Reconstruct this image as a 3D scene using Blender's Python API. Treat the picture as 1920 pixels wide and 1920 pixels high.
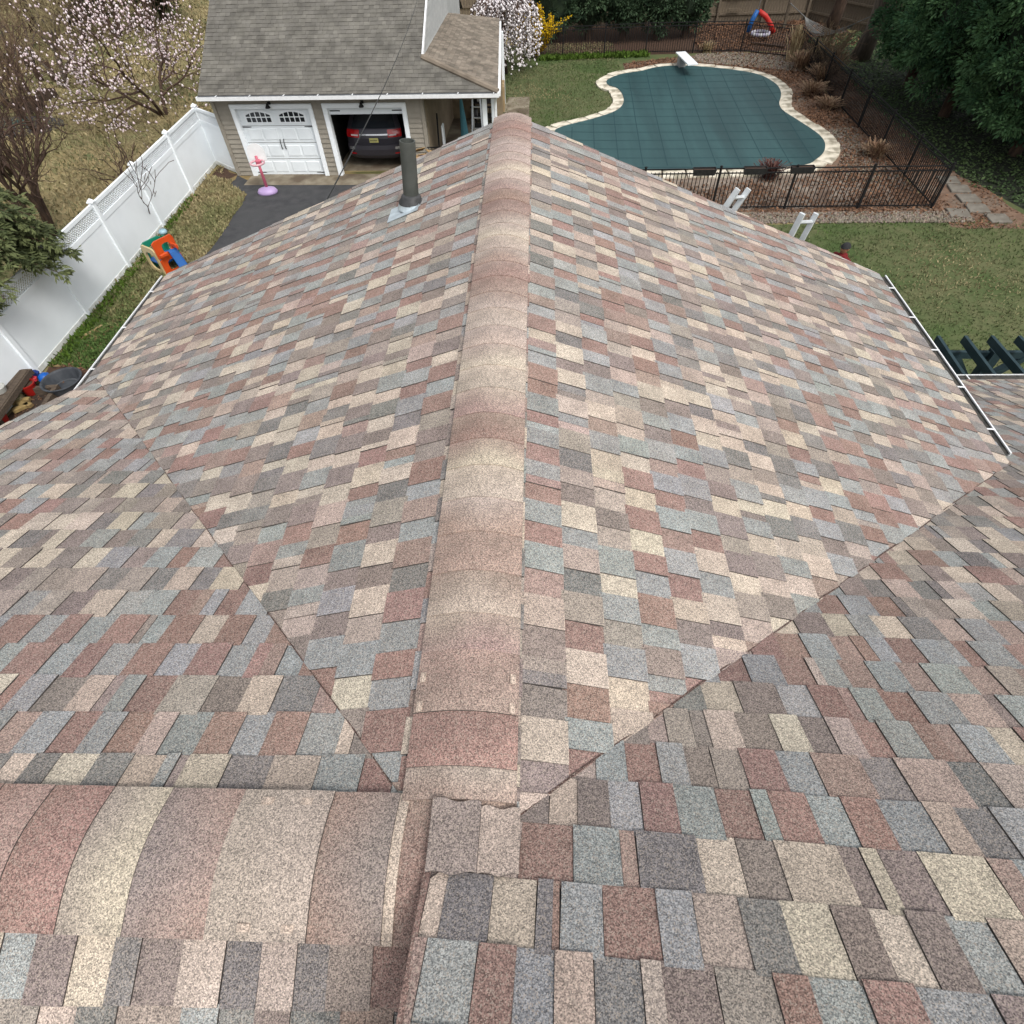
import bpy, math, random
import numpy as np
from mathutils import Vector, Matrix

for _o in list(bpy.data.objects):
    bpy.data.objects.remove(_o)
SC = bpy.context.scene
COL = SC.collection
rnd = random.Random(7)
nrg = np.random.default_rng(7)
rad = math.radians
G = -6.7                                   # ground level; the wing's ridge is z = 0

# ------------------------------------------------------------------ camera
CAM_R = np.array(rad(0)); FOC = 1065.66
def _axes(p, y, r):
    cp, sp, cy, sy, cr, sr_ = math.cos(p), math.sin(p), math.cos(y), math.sin(y), math.cos(r), math.sin(r)
    Rz = np.array([[cy, -sy, 0], [sy, cy, 0], [0, 0, 1.0]])
    f, u, x = Rz @ np.array([0, cp, -sp]), Rz @ np.array([0, sp, cp]), Rz @ np.array([1.0, 0, 0])
    return cr * x + sr_ * u, -sr_ * x + cr * u, f
AR, AU, AF = _axes(rad(51.931), rad(3.926), rad(-2.872))
CC = np.array([0.191, -0.271, 1.54])
cd = bpy.data.cameras.new('camera'); cam = bpy.data.objects.new('camera', cd); COL.objects.link(cam)
cd.sensor_width = 36; cd.lens = FOC / 1920 * 36; cd.clip_start = 0.05; cd.clip_end = 600
M = Matrix.Identity(4)
for i in range(3):
    M[i][0], M[i][1], M[i][2], M[i][3] = AR[i], AU[i], -AF[i], CC[i]
cam.matrix_world = M
SC.camera = cam

# ------------------------------------------------------------------ light
SUN_EL, SUN_AZ = 54.0, 143.0               # azimuth clockwise from +Y
w = bpy.data.worlds.new('World'); SC.world = w; w.use_nodes = True
nt = w.node_tree
bg = nt.nodes['Background']
sky = nt.nodes.new('ShaderNodeTexSky'); sky.sky_type = 'NISHITA'; sky.sun_disc = False
sky.sun_elevation = rad(SUN_EL); sky.sun_rotation = rad(SUN_AZ); sky.dust_density = 4; sky.air_density = 1.5
hs = nt.nodes.new('ShaderNodeHueSaturation'); hs.inputs['Saturation'].default_value = 0.22
nt.links.new(sky.outputs[0], hs.inputs['Color']); nt.links.new(hs.outputs[0], bg.inputs[0])
bg.inputs[1].default_value = 0.15
sl_ = bpy.data.lights.new('sun', 'SUN'); sl_.energy = 1.35; sl_.angle = rad(18); sl_.color = (1, 0.96, 0.9)
so = bpy.data.objects.new('sun', sl_); COL.objects.link(so)
sd = Vector((math.sin(rad(SUN_AZ)) * math.cos(rad(SUN_EL)), math.cos(rad(SUN_AZ)) * math.cos(rad(SUN_EL)), math.sin(rad(SUN_EL))))
so.rotation_euler = sd.to_track_quat('Z', 'Y').to_euler()
so.location = (0, -10, 30)
vs = SC.view_settings
vs.view_transform = 'Standard'; vs.look = 'None'; vs.gamma = 1; vs.use_curve_mapping = False
vs.exposure = 0.5

# ------------------------------------------------------------------ helpers
def ray(px, py):
    return AF + AR * (px - 960) / FOC - AU * (py - 960) / FOC
def at(px, py, z=G):
    r = ray(px, py); return CC + r * ((z - CC[2]) / r[2])
def hitp(px, py, n, d0):
    r = ray(px, py); n = np.array(n, float); return CC + r * ((d0 - n @ CC) / (n @ r))
def pix(P):
    d = np.asarray(P, float) - CC; zz = d @ AF
    return np.array([960 + FOC * (d @ AR) / zz, 960 - FOC * (d @ AU) / zz, zz])
def S(r, g, b, k=0.62):
    f = lambda c: ((c / 255 + 0.055) / 1.055) ** 2.4 if c > 10 else c / 255 / 12.92
    return (f(r) * k, f(g) * k, f(b) * k)
def tag(o, label=None, cat=None, group=None, kind=None):
    if label: o['label'] = label
    if cat: o['category'] = cat
    if group: o['group'] = group
    if kind: o['kind'] = kind
    return o
def thing(name, loc, label, cat, group=None, rz=0):
    o = bpy.data.objects.new(name, None); COL.objects.link(o)
    o.location = loc; o.rotation_euler = (0, 0, rz); o.empty_display_size = 0.2
    bpy.context.view_layer.update()
    return tag(o, label, cat, group)
def world_of(o):
    m = Matrix.LocRotScale(o.location, o.rotation_euler, o.scale)
    if o.parent: m = world_of(o.parent) @ o.matrix_parent_inverse @ m
    return m
def adopt(o, parent):
    o.parent = parent
    o.matrix_parent_inverse = world_of(parent).inverted()
def copy_of(o, dloc=(0, 0, 0), rz=0, parent=None):
    c = o.copy(); COL.objects.link(c)
    c.location = Vector(o.location) + Vector(dloc); c.rotation_euler.z = o.rotation_euler.z + rz
    if parent is not None:
        c.parent = parent; c.matrix_parent_inverse = world_of(parent).inverted()
    return c
def copy_tree(o, loc, rz, parent=None):
    c = o.copy(); COL.objects.link(c); c.parent = parent
    c.location = loc; c.rotation_euler.z = rz
    for ch in list(o.children):
        d = ch.copy(); COL.objects.link(d); d.parent = c
        for g in list(ch.children):
            e = g.copy(); COL.objects.link(e); e.parent = d
    return c

class MB:
    def __init__(s, M=None):
        s.v, s.f, s.m, s.c = [], [], [], []; s.M = M; s.col = (1, 1, 1)
    def add(s, pts, faces, mat=0):
        b = len(s.v)
        for p in pts:
            p = Vector(p)
            if s.M is not None: p = s.M @ p
            s.v.append(p[:]); s.c.append(s.col)
        for f in faces:
            s.f.append([b + i for i in f]); s.m.append(mat)
        return s
    def box(s, c, sz, mat=0, rot=None):
        x, y, z = sz[0] / 2, sz[1] / 2, sz[2] / 2
        P = [Vector((i * x, j * y, k * z)) for k in (-1, 1) for j in (-1, 1) for i in (-1, 1)]
        if rot is not None: P = [rot @ p for p in P]
        P = [p + Vector(c) for p in P]
        return s.add(P, [(0, 2, 3, 1), (4, 5, 7, 6), (0, 1, 5, 4), (2, 6, 7, 3), (0, 4, 6, 2), (1, 3, 7, 5)], mat)
    def bbox(s, c, sz, b=0.01, mat=0, rot=None):
        """box with chamfered edges on all corners seen from above"""
        x, y, z = sz[0] / 2, sz[1] / 2, sz[2] / 2
        b = min(b, x * .9, y * .9, z * .9)
        ring = lambda ix, zz: [(-x + ix, -y, zz), (x - ix, -y, zz), (x, -y + ix, zz), (x, y - ix, zz), (x - ix, y, zz), (-x + ix, y, zz), (-x, y - ix, zz), (-x, -y + ix, zz)]
        P = ring(b, -z) + ring(b, z - b)
        t = [(p[0] * (x - b) / x, p[1] * (y - b) / y, z) for p in ring(b, z)]
        P = [Vector(p) for p in P + t]
        if rot is not None: P = [rot @ p for p in P]
        P = [p + Vector(c) for p in P]
        F = [tuple(range(7, -1, -1)), tuple(range(16, 24))]
        for k in (0, 8):
            F += [(k + i, k + (i + 1) % 8, k + 8 + (i + 1) % 8, k + 8 + i) for i in range(8)]
        return s.add(P, F, mat)
    def bar(s, a, b, w, h, mat=0, up=(0, 0, 1)):
        a, b = Vector(a), Vector(b); d = (b - a); L = d.length; d.normalize()
        x = d.cross(Vector(up))
        if x.length < 1e-4: x = d.cross(Vector((0, 1, 0)))
        x.normalize(); u = x.cross(d)
        R = Matrix((x, d, u)).transposed()
        return s.box((a + b) / 2, (w, L, h), mat, R)
    def prism(s, poly, z0, z1, mat=0, side=None):
        n = len(poly)
        P = [(p[0], p[1], z0) for p in poly] + [(p[0], p[1], z1) for p in poly]
        s.add(P, [tuple(range(n - 1, -1, -1)), tuple(range(n, 2 * n))], mat)
        b = len(s.v) - 2 * n
        for i in range(n):
            j = (i + 1) % n
            s.f.append([b + i, b + j, b + n + j, b + n + i]); s.m.append(mat if side is None else side)
        return s
    def tube(s, pts, radii, n=6, mat=0, cap=True):
        pts = [Vector(p) for p in pts]
        if not hasattr(radii, '__len__'): radii = [radii] * len(pts)
        b0 = None; P = []
        ref = None
        for i, p in enumerate(pts):
            d = (pts[min(i + 1, len(pts) - 1)] - pts[max(i - 1, 0)])
            if d.length < 1e-9: d = Vector((0, 0, 1))
            d.normalize()
            if ref is None:
                ref = d.orthogonal().normalized()
            else:
                ref = ref - d * ref.dot(d)
                if ref.length < 1e-6: ref = d.orthogonal()
                ref.normalize()
            q = d.cross(ref)
            for k in range(n):
                a = 2 * math.pi * k / n
                P.append(p + (ref * math.cos(a) + q * math.sin(a)) * radii[i])
        F = []
        for i in range(len(pts) - 1):
            for k in range(n):
                k2 = (k + 1) % n
                F.append((i * n + k, i * n + k2, (i + 1) * n + k2, (i + 1) * n + k))
        if cap:
            F.append(tuple(range(n - 1, -1, -1))); F.append(tuple(range((len(pts) - 1) * n, len(pts) * n)))
        return s.add(P, F, mat)
    def lathe(s, prof, c, n=20, mat=0, ang=None, sx=1, sy=1):
        P = []; F = []
        for r, z in prof:
            for k in range(n):
                a = 2 * math.pi * k / n
                P.append((c[0] + r * math.cos(a) * sx, c[1] + r * math.sin(a) * sy, c[2] + z))
        for i in range(len(prof) - 1):
            for k in range(n):
                k2 = (k + 1) % n
                F.append((i * n + k, i * n + k2, (i + 1) * n + k2, (i + 1) * n + k))
        return s.add(P, F, mat)
    def build(s, name, mats, parent=None, smooth=False, kind=None, keep=False):
        if not isinstance(mats, (list, tuple)): mats = [mats]
        V = np.array(s.v, float)
        lo, hi = V.min(0), V.max(0)
        org = np.zeros(3) if keep else np.array([(lo[0] + hi[0]) / 2, (lo[1] + hi[1]) / 2, lo[2]])
        me = bpy.data.meshes.new(name)
        me.from_pydata((V - org).tolist(), [], s.f)
        for m_ in mats: me.materials.append(m_)
        if any(s.m): me.polygons.foreach_set('material_index', s.m)
        if any(c != (1, 1, 1) for c in s.c):
            a = me.attributes.new('Col', 'FLOAT_COLOR', 'POINT')
            a.data.foreach_set('color', np.c_[np.array(s.c, float), np.ones(len(s.c))].ravel())
        if smooth: me.polygons.foreach_set('use_smooth', [True] * len(me.polygons))
        me.update()
        o = bpy.data.objects.new(name, me); COL.objects.link(o)
        o.location = org
        if parent is not None: adopt(o, parent)
        if kind: o['kind'] = kind
        return o

def fast_mesh(name, V, F, C, mats, parent=None, kind=None, mi=None, smooth=False):
    V = np.asarray(V, float)
    me = bpy.data.meshes.new(name)
    F = np.asarray(F); n, k = F.shape
    me.vertices.add(len(V)); me.vertices.foreach_set('co', V.ravel())
    me.loops.add(n * k); me.loops.foreach_set('vertex_index', F.ravel())
    me.polygons.add(n); me.polygons.foreach_set('loop_start', np.arange(n) * k)
    if not isinstance(mats, (list, tuple)): mats = [mats]
    for m_ in mats: me.materials.append(m_)
    if mi is not None: me.polygons.foreach_set('material_index', mi)
    if C is not None:
        a = me.attributes.new('Col', 'FLOAT_COLOR', 'POINT')
        a.data.foreach_set('color', np.c_[np.asarray(C, float), np.ones(len(V))].ravel())
    if smooth: me.polygons.foreach_set('use_smooth', [True] * n)
    me.update(calc_edges=True); me.validate()
    o = bpy.data.objects.new(name, me); COL.objects.link(o)
    if parent is not None: adopt(o, parent)
    if kind: o['kind'] = kind
    return o
def norm(A):
    return A / np.maximum(np.linalg.norm(A, axis=1, keepdims=True), 1e-9)
def leaves(name, P, D, length, width, C, mat, parent=None, kind=None, flat=None):
    """one diamond face per point, laid along D"""
    N = len(P); D = norm(D)
    side = norm(np.cross(D, nrg.normal(size=(N, 3)))) if flat is None else norm(np.cross(D, np.tile(flat, (N, 1)) + nrg.normal(size=(N, 3)) * .35))
    L = np.broadcast_to(np.asarray(length, float).reshape(-1, 1), (N, 1)); W = np.broadcast_to(np.asarray(width, float).reshape(-1, 1), (N, 1))
    V = np.stack([P, P + D * L * .5 + side * W * .5, P + D * L, P + D * L * .5 - side * W * .5], 1).reshape(-1, 3)
    F = np.arange(4 * N).reshape(-1, 4)
    return fast_mesh(name, V, F, np.repeat(C, 4, 0), mat, parent, kind)
def vnoise(P, scale, seed=0):
    """cheap smooth 2-D value noise, 0..1"""
    r = np.random.default_rng(seed); T = r.random((64, 64))
    q = np.asarray(P)[:, :2] * scale; i = np.floor(q).astype(int); f = q - i; f = f * f * (3 - 2 * f)
    g = lambda a, b: T[a % 64, b % 64]
    a0, b0 = i[:, 0], i[:, 1]
    return (g(a0, b0) * (1 - f[:, 0]) + g(a0 + 1, b0) * f[:, 0]) * (1 - f[:, 1]) + (g(a0, b0 + 1) * (1 - f[:, 0]) + g(a0 + 1, b0 + 1) * f[:, 0]) * f[:, 1]
def inpoly(P, poly):
    x, y = P[:, 0], P[:, 1]; r = np.zeros(len(P), bool); n = len(poly)
    for i in range(n):
        x1, y1 = poly[i][:2]; x2, y2 = poly[(i + 1) % n][:2]
        c = ((y1 > y) != (y2 > y)) & (x < (x2 - x1) * (y - y1) / (y2 - y1 + 1e-12) + x1)
        r ^= c
    return r
def clip_half(poly, a, b, c):
    """keep a*x+b*y<=c"""
    out = []
    for i in range(len(poly)):
        p, q = poly[i], poly[(i + 1) % len(poly)]
        dp, dq = a * p[0] + b * p[1] - c, a * q[0] + b * q[1] - c
        if dp <= 0: out.append(p)
        if (dp < 0 < dq) or (dq < 0 < dp):
            t = dp / (dp - dq); out.append((p[0] + (q[0] - p[0]) * t, p[1] + (q[1] - p[1]) * t))
    return out
def clip_convex(poly, reg):
    n = len(reg); ar = sum(reg[i][0] * reg[(i + 1) % n][1] - reg[(i + 1) % n][0] * reg[i][1] for i in range(n))
    for i in range(n):
        if len(poly) < 3: return []
        p, q = reg[i], reg[(i + 1) % n]
        ex, ey = q[0] - p[0], q[1] - p[1]
        if ar < 0: ex, ey = -ex, -ey
        poly = clip_half(poly, ey, -ex, ey * p[0] - ex * p[1])
    return poly
def smooth_loop(pts, n=6):
    """closed Catmull-Rom"""
    out = []; N = len(pts); pts = [np.array(p[:2], float) for p in pts]
    for i in range(N):
        p0, p1, p2, p3 = pts[i - 1], pts[i], pts[(i + 1) % N], pts[(i + 2) % N]
        for k in range(n):
            t = k / n
            out.append(.5 * (2 * p1 + (p2 - p0) * t + (2 * p0 - 5 * p1 + 4 * p2 - p3) * t * t + (3 * p1 - p0 - 3 * p2 + p3) * t ** 3))
    return out

# ------------------------------------------------------------------ materials
def base_mat(name, rough=.8, metal=0, spec=.3):
    m = bpy.data.materials.new(name); m.use_nodes = True
    b = m.node_tree.nodes['Principled BSDF']
    b.inputs['Roughness'].default_value = rough; b.inputs['Metallic'].default_value = metal
    b.inputs['Specular IOR Level'].default_value = spec
    return m, m.node_tree, b
def mat(name, c1, c2=None, scale=6, rough=.8, bump=0, bscale=None, metal=0, spec=.3, detail=6, lo=.35, hi=.65, stretch=None, c3=None, s3=.6):
    m, nt, b = base_mat(name, rough, metal, spec)
    c2 = c2 or tuple(x * .85 for x in c1)
    tc = nt.nodes.new('ShaderNodeTexCoord'); src = tc.outputs['Object']
    if stretch:
        mp = nt.nodes.new('ShaderNodeMapping'); mp.inputs['Scale'].default_value = stretch
        nt.links.new(src, mp.inputs[0]); src = mp.outputs[0]
    nz = nt.nodes.new('ShaderNodeTexNoise'); nz.inputs['Scale'].default_value = scale; nz.inputs['Detail'].default_value = detail
    nt.links.new(src, nz.inputs['Vector'])
    cr = nt.nodes.new('ShaderNodeValToRGB')
    cr.color_ramp.elements[0].position = lo; cr.color_ramp.elements[0].color = (*c1, 1)
    cr.color_ramp.elements[1].position = hi; cr.color_ramp.elements[1].color = (*c2, 1)
    nt.links.new(nz.outputs['Fac'], cr.inputs[0])
    out = cr.outputs[0]
    if c3:
        n3 = nt.nodes.new('ShaderNodeTexNoise'); n3.inputs['Scale'].default_value = s3; n3.inputs['Detail'].default_value = 4
        nt.links.new(src, n3.inputs['Vector'])
        r3 = nt.nodes.new('ShaderNodeValToRGB'); r3.color_ramp.elements[0].position = .48; r3.color_ramp.elements[1].position = .64
        nt.links.new(n3.outputs['Fac'], r3.inputs[0])
        mx = nt.nodes.new('ShaderNodeMixRGB'); mx.inputs[2].default_value = (*c3, 1)
        nt.links.new(r3.outputs[0], mx.inputs[0]); nt.links.new(out, mx.inputs[1]); out = mx.outputs[0]
    nt.links.new(out, b.inputs['Base Color'])
    if bump:
        bn = nt.nodes.new('ShaderNodeTexNoise'); bn.inputs['Scale'].default_value = bscale or scale * 4; bn.inputs['Detail'].default_value = 5
        nt.links.new(src, bn.inputs['Vector'])
        bp = nt.nodes.new('ShaderNodeBump'); bp.inputs['Strength'].default_value = bump; bp.inputs['Distance'].default_value = .01
        nt.links.new(bn.outputs['Fac'], bp.inputs['Height']); nt.links.new(bp.outputs[0], b.inputs['Normal'])
    return m
def col_mat(name, rough=.8, spec=.2, var=.25, scale=30, transl=0):
    """colour from the mesh attribute, with a little grain"""
    m, nt, b = base_mat(name, rough, 0, spec)
    at_ = nt.nodes.new('ShaderNodeAttribute'); at_.attribute_name = 'Col'
    tc = nt.nodes.new('ShaderNodeTexCoord'); nz = nt.nodes.new('ShaderNodeTexNoise'); nz.inputs['Scale'].default_value = scale; nz.inputs['Detail'].default_value = 4
    nt.links.new(tc.outputs['Object'], nz.inputs['Vector'])
    mr = nt.nodes.new('ShaderNodeMapRange'); mr.inputs['From Min'].default_value = .25; mr.inputs['From Max'].default_value = .75
    mr.inputs['To Min'].default_value = 1 - var; mr.inputs['To Max'].default_value = 1 + var
    nt.links.new(nz.outputs['Fac'], mr.inputs[0])
    mx = nt.nodes.new('ShaderNodeVectorMath'); mx.operation = 'SCALE'
    nt.links.new(at_.outputs['Color'], mx.inputs[0]); nt.links.new(mr.outputs[0], mx.inputs['Scale'])
    nt.links.new(mx.outputs[0], b.inputs['Base Color'])
    if transl:
        tr = nt.nodes.new('ShaderNodeBsdfTranslucent'); nt.links.new(mx.outputs[0], tr.inputs['Color'])
        ms = nt.nodes.new('ShaderNodeMixShader'); ms.inputs[0].default_value = transl
        nt.links.new(b.outputs[0], ms.inputs[1]); nt.links.new(tr.outputs[0], ms.inputs[2])
        nt.links.new(ms.outputs[0], nt.nodes['Material Output'].inputs['Surface'])
    return m
def granule_mat(name, blend=False):
    """ceramic granules on asphalt: colour attribute broken into speckle"""
    m, nt, b = base_mat(name, .95, 0, .15)
    at_ = nt.nodes.new('ShaderNodeAttribute'); at_.attribute_name = 'Col'
    tc = nt.nodes.new('ShaderNodeTexCoord')
    vo = nt.nodes.new('ShaderNodeTexVoronoi'); vo.inputs['Scale'].default_value = 400
    nt.links.new(tc.outputs['Object'], vo.inputs['Vector'])
    sp = nt.nodes.new('ShaderNodeSeparateColor'); nt.links.new(vo.outputs['Color'], sp.inputs[0])
    n1 = nt.nodes.new('ShaderNodeTexNoise'); n1.inputs['Scale'].default_value = 260; n1.inputs['Detail'].default_value = 3
    nt.links.new(tc.outputs['Object'], n1.inputs['Vector'])
    ad = nt.nodes.new('ShaderNodeMath'); ad.operation = 'MULTIPLY_ADD'; ad.inputs[1].default_value = .55
    nt.links.new(sp.outputs[0], ad.inputs[0])
    m2 = nt.nodes.new('ShaderNodeMath'); m2.operation = 'MULTIPLY'; m2.inputs[1].default_value = .9
    nt.links.new(n1.outputs['Fac'], m2.inputs[0]); nt.links.new(m2.outputs[0], ad.inputs[2])
    rp = nt.nodes.new('ShaderNodeValToRGB')
    e = rp.color_ramp.elements
    e[0].position = .38; e[0].color = (.42, .42, .43, 1); e[1].position = 1.0; e[1].color = (1.9, 1.86, 1.8, 1)
    k = e.new(.62); k.color = (.86, .86, .86, 1); k = e.new(.8); k.color = (1.25, 1.24, 1.22, 1)
    nt.links.new(ad.outputs[0], rp.inputs[0])
    n2 = nt.nodes.new('ShaderNodeTexNoise'); n2.inputs['Scale'].default_value = 11; n2.inputs['Detail'].default_value = 4
    nt.links.new(tc.outputs['Object'], n2.inputs['Vector'])
    mr = nt.nodes.new('ShaderNodeMapRange'); mr.inputs['From Min'].default_value = .3; mr.inputs['From Max'].default_value = .7; mr.inputs['To Min'].default_value = .84; mr.inputs['To Max'].default_value = 1.14
    nt.links.new(n2.outputs['Fac'], mr.inputs[0])
    mx = nt.nodes.new('ShaderNodeVectorMath'); mx.operation = 'MULTIPLY'
    nt.links.new(at_.outputs['Color'], mx.inputs[0]); nt.links.new(rp.outputs[0], mx.inputs[1])
    sc = nt.nodes.new('ShaderNodeVectorMath'); sc.operation = 'SCALE'
    nt.links.new(mx.outputs[0], sc.inputs[0]); nt.links.new(mr.outputs[0], sc.inputs['Scale'])
    # single odd-coloured granules
    gt = nt.nodes.new('ShaderNodeMath'); gt.operation = 'GREATER_THAN'; gt.inputs[1].default_value = .86
    nt.links.new(sp.outputs[1], gt.inputs[0])
    mm = nt.nodes.new('ShaderNodeMixRGB'); mm.inputs[2].default_value = (*S(205, 190, 175), 1)
    hf = nt.nodes.new('ShaderNodeMath'); hf.operation = 'MULTIPLY'; hf.inputs[1].default_value = .55
    nt.links.new(gt.outputs[0], hf.inputs[0]); nt.links.new(hf.outputs[0], mm.inputs[0]); nt.links.new(sc.outputs[0], mm.inputs[1])
    nt.links.new(mm.outputs[0], b.inputs['Base Color'])
    bp = nt.nodes.new('ShaderNodeBump'); bp.inputs['Strength'].default_value = .35; bp.inputs['Distance'].default_value = .002
    nt.links.new(sp.outputs[0], bp.inputs['Height']); nt.links.new(bp.outputs[0], b.inputs['Normal'])
    return m

MT = {}
MT['granule'] = granule_mat('asphalt_granules')
MT['edge'] = mat('asphalt_cut_edge', (.065, .057, .053), (.1, .088, .08), 80, .9)
MT['deck'] = mat('roof_felt', (.045, .043, .042), (.07, .066, .063), 30, .95)
MT['white_alu'] = mat('white_aluminium', (.74, .75, .76), (.66, .67, .68), 9, .42, spec=.4)
MT['dirt'] = mat('gutter_grime', (.03, .03, .03), (.07, .065, .055), 20, .9)
MT['alu'] = mat('bare_aluminium', (.62, .65, .68), (.5, .53, .56), 14, .35, metal=.75)
MT['ladder'] = mat('ladder_aluminium', (.66, .69, .71), (.56, .59, .61), 14, .4, metal=.25)
MT['vinyl'] = mat('white_vinyl', (.80, .84, .87), (.76, .80, .83), 2, .38, spec=.4)
MT['vinyl_dirty'] = mat('white_vinyl_rail', (.74, .76, .76), (.55, .56, .53), 5, .45, c3=(.6, .61, .58), s3=3)
MT['siding'] = mat('beige_vinyl_siding', S(178, 171, 158), S(164, 157, 144), 4, .6)
MT['siding_white'] = mat('pale_siding', S(206, 208, 206), S(190, 192, 192), 4, .6)
MT['door_white'] = mat('door_paint', (.76, .81, .84), (.70, .75, .78), 3, .45)
MT['black_iron'] = mat('black_powder_coat', (.008, .008, .009), (.012, .012, .012), 10, .6, spec=.2)
MT['black_plastic'] = mat('black_plastic', (.014, .014, .015), (.025, .025, .025), 12, .5)
MT['pipe'] = mat('dark_grey_pipe', (.045, .05, .045), (.07, .075, .068), 10, .6, bump=.1, bscale=60)
MT['rubber'] = mat('black_rubber', (.03, .032, .034), (.055, .055, .057), 25, .6, bump=.3, bscale=40)
MT['lead'] = mat('galvanised_flashing', (.55, .62, .66), (.4, .46, .5), 18, .4, metal=.5)
MT['asphalt'] = mat('driveway_asphalt', (.036, .037, .04), (.056, .056, .058), 3, .85, bump=.4, bscale=120, c3=(.05, .051, .053), s3=.8)
MT['concrete'] = mat('stained_concrete', S(170, 160, 140), S(126, 114, 96), 2.2, .85, bump=.2, bscale=50, c3=S(110, 96, 80), s3=.9)
MT['stone'] = mat('coping_stone', S(240, 232, 214, .75), S(214, 204, 184, .75), 4, .75, bump=.4, bscale=25, c3=S(178, 170, 150), s3=2.5)
MT['cover'] = mat('pool_cover_mesh', S(60, 97, 99), S(52, 87, 90), 1.6, .6, c3=S(46, 77, 80), s3=.5, stretch=(1.3, .13, 1))
MT['strap'] = mat('pool_cover_strap', S(40, 76, 82), S(46, 82, 86), 6, .7)
MT['wood_old'] = mat('weathered_cedar', S(142, 128, 110), S(112, 100, 86), 5, .9, stretch=(6, 6, .6))
MT['wood_deck'] = mat('weathered_deck_wood', S(112, 98, 84), S(82, 70, 60), 7, .85, bump=.3, bscale=30, stretch=(1, 6, 6))
MT['bark'] = mat('brown_bark', S(96, 76, 62), S(66, 52, 44), 12, .95, bump=.5, bscale=40, stretch=(1, 1, .3))
MT['bark_grey'] = mat('grey_bark', S(120, 108, 96), S(86, 78, 70), 10, .95, bump=.5, bscale=30, stretch=(1, 1, .3))
MT['twig'] = mat('bare_twig', S(150, 128, 102), S(118, 98, 78), 8, .9)
MT['twig_pale'] = mat('pale_twig', S(176, 162, 124), S(142, 128, 96), 8, .9)
MT['twig_dark'] = mat('dark_twig', S(104, 82, 70), S(80, 62, 54), 8, .9)
MT['leaf'] = col_mat('foliage', .7, .25, .2, 6, .15)
MT['petal'] = col_mat('petals', .7, .2, .1, 20, .25)
MT['grass'] = col_mat('grass_blades', .8, .15, .15, 3, .1)
MT['pebble'] = col_mat('pebbles', .85, .25, .2, 25)
MT['litter'] = col_mat('leaf_litter', .9, .1, .2, 20)
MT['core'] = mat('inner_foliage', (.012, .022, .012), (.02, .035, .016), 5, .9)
MT['glass_dark'] = mat('dark_glass', (.015, .018, .022), (.02, .024, .03), 2, .08, spec=.6)
def plain(name, c, rough=.5, metal=0, spec=.35, k=.9):
    return mat(name, c, tuple(x * k for x in c), 5, rough, metal=metal, spec=spec)

# ================================================================== the setting: ground
def sheet(name, poly, z, m, label=None):
    b = MB(); b.add([(p[0], p[1], z) for p in poly], [tuple(range(len(poly)))])
    o = b.build(name, m); o['kind'] = 'structure'; return o
def wob(poly, amp=.12, step=.5, seed=1):
    r = random.Random(seed); out = []
    for i in range(len(poly)):
        p, q = np.array(poly[i][:2]), np.array(poly[(i + 1) % len(poly)][:2]); L = np.linalg.norm(q - p); n = max(1, int(L / step))
        for k in range(n):
            t = k / n; out.append(p + (q - p) * t + np.array([r.uniform(-amp, amp), r.uniform(-amp, amp)]))
    return out
m_ground = mat('yard_ground', S(184, 166, 122), S(154, 138, 98), 1.3, .95, bump=.5, bscale=12, c3=S(134, 132, 88), s3=.35)
m_lawn = mat('lawn_soil', S(92, 104, 64), S(112, 114, 78), 2.2, .95, bump=.5, bscale=14, c3=S(78, 98, 52), s3=.5)
m_side = mat('side_yard_soil', S(168, 146, 104), S(136, 118, 80), 2.5, .95, bump=.5, bscale=14, c3=S(98, 98, 56), s3=.6)
m_mulch = mat('brown_mulch', S(98, 74, 58), S(74, 56, 46), 9, .95, bump=.8, bscale=40)
m_bed = mat('bed_soil', S(152, 124, 104), S(124, 98, 82), 5, .95, bump=.7, bscale=25, c3=S(138, 124, 110), s3=.8)
m_ivy = mat('ivy_soil', S(60, 66, 50), S(44, 48, 38), 4, .95)
BIG = [(-120, -60), (120, -60), (120, 160), (-120, 160)]
sheet('ground', BIG, G, m_ground)
LAWN = [(-2.2, 4), (30, 4), (30, 17.0), (13.0, 17.0), (5.0, 17.0), (4.0, 18.2), (4.0, 36.6), (-2.2, 36.6)]
sheet('lawn', LAWN, G + .004, m_lawn)
sheet('lawn_edge', [(12.3, 16.9), (30, 16.9), (30, 26), (12.3, 26)], G + .003, m_lawn)
sheet('lawn_edge', [(3.8, 32), (9.5, 32), (9.5, 34.6), (3.8, 34.6)], G + .003, m_lawn)
SIDE = [(-11.45, 2), (-3, 2), (-3, 21.4), (-10.5, 21.4), (-11.45, 22.2)]
sheet('side_yard', SIDE, G + .004, m_side)
dw = [at(*p) for p in [(447, 329), (432, 349), (452, 358), (462, 366), (452, 384), (428, 420), (398, 462), (370, 500)]]
dw = [(p[0], p[1]) for p in dw] + [(-7.4, 12), (-7.0, 6), (-3.2, 6), (-3.2, 20.4), (-9.75, 20.7), (-10.35, 21.2)]
_r = random.Random(3); DRIVE = []
for _i in range(7):
    for _k in range(5):
        _t = _k / 5; DRIVE.append((dw[_i][0] + (dw[_i + 1][0] - dw[_i][0]) * _t + _r.uniform(-.05, .05), dw[_i][1] + (dw[_i + 1][1] - dw[_i][1]) * _t + _r.uniform(-.05, .05)))
DRIVE += dw[7:]
sheet('driveway', DRIVE, G + .010, MT['asphalt'])
sheet('soil_strip', wob([(-11.4, 5), (-3.2, 5), (-3.2, 14), (-9.0, 14.2), (-9.5, 12.0), (-10.6, 10.6), (-11.4, 10.6)], .1, .5, 4), G + .007, m_mulch)
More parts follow.
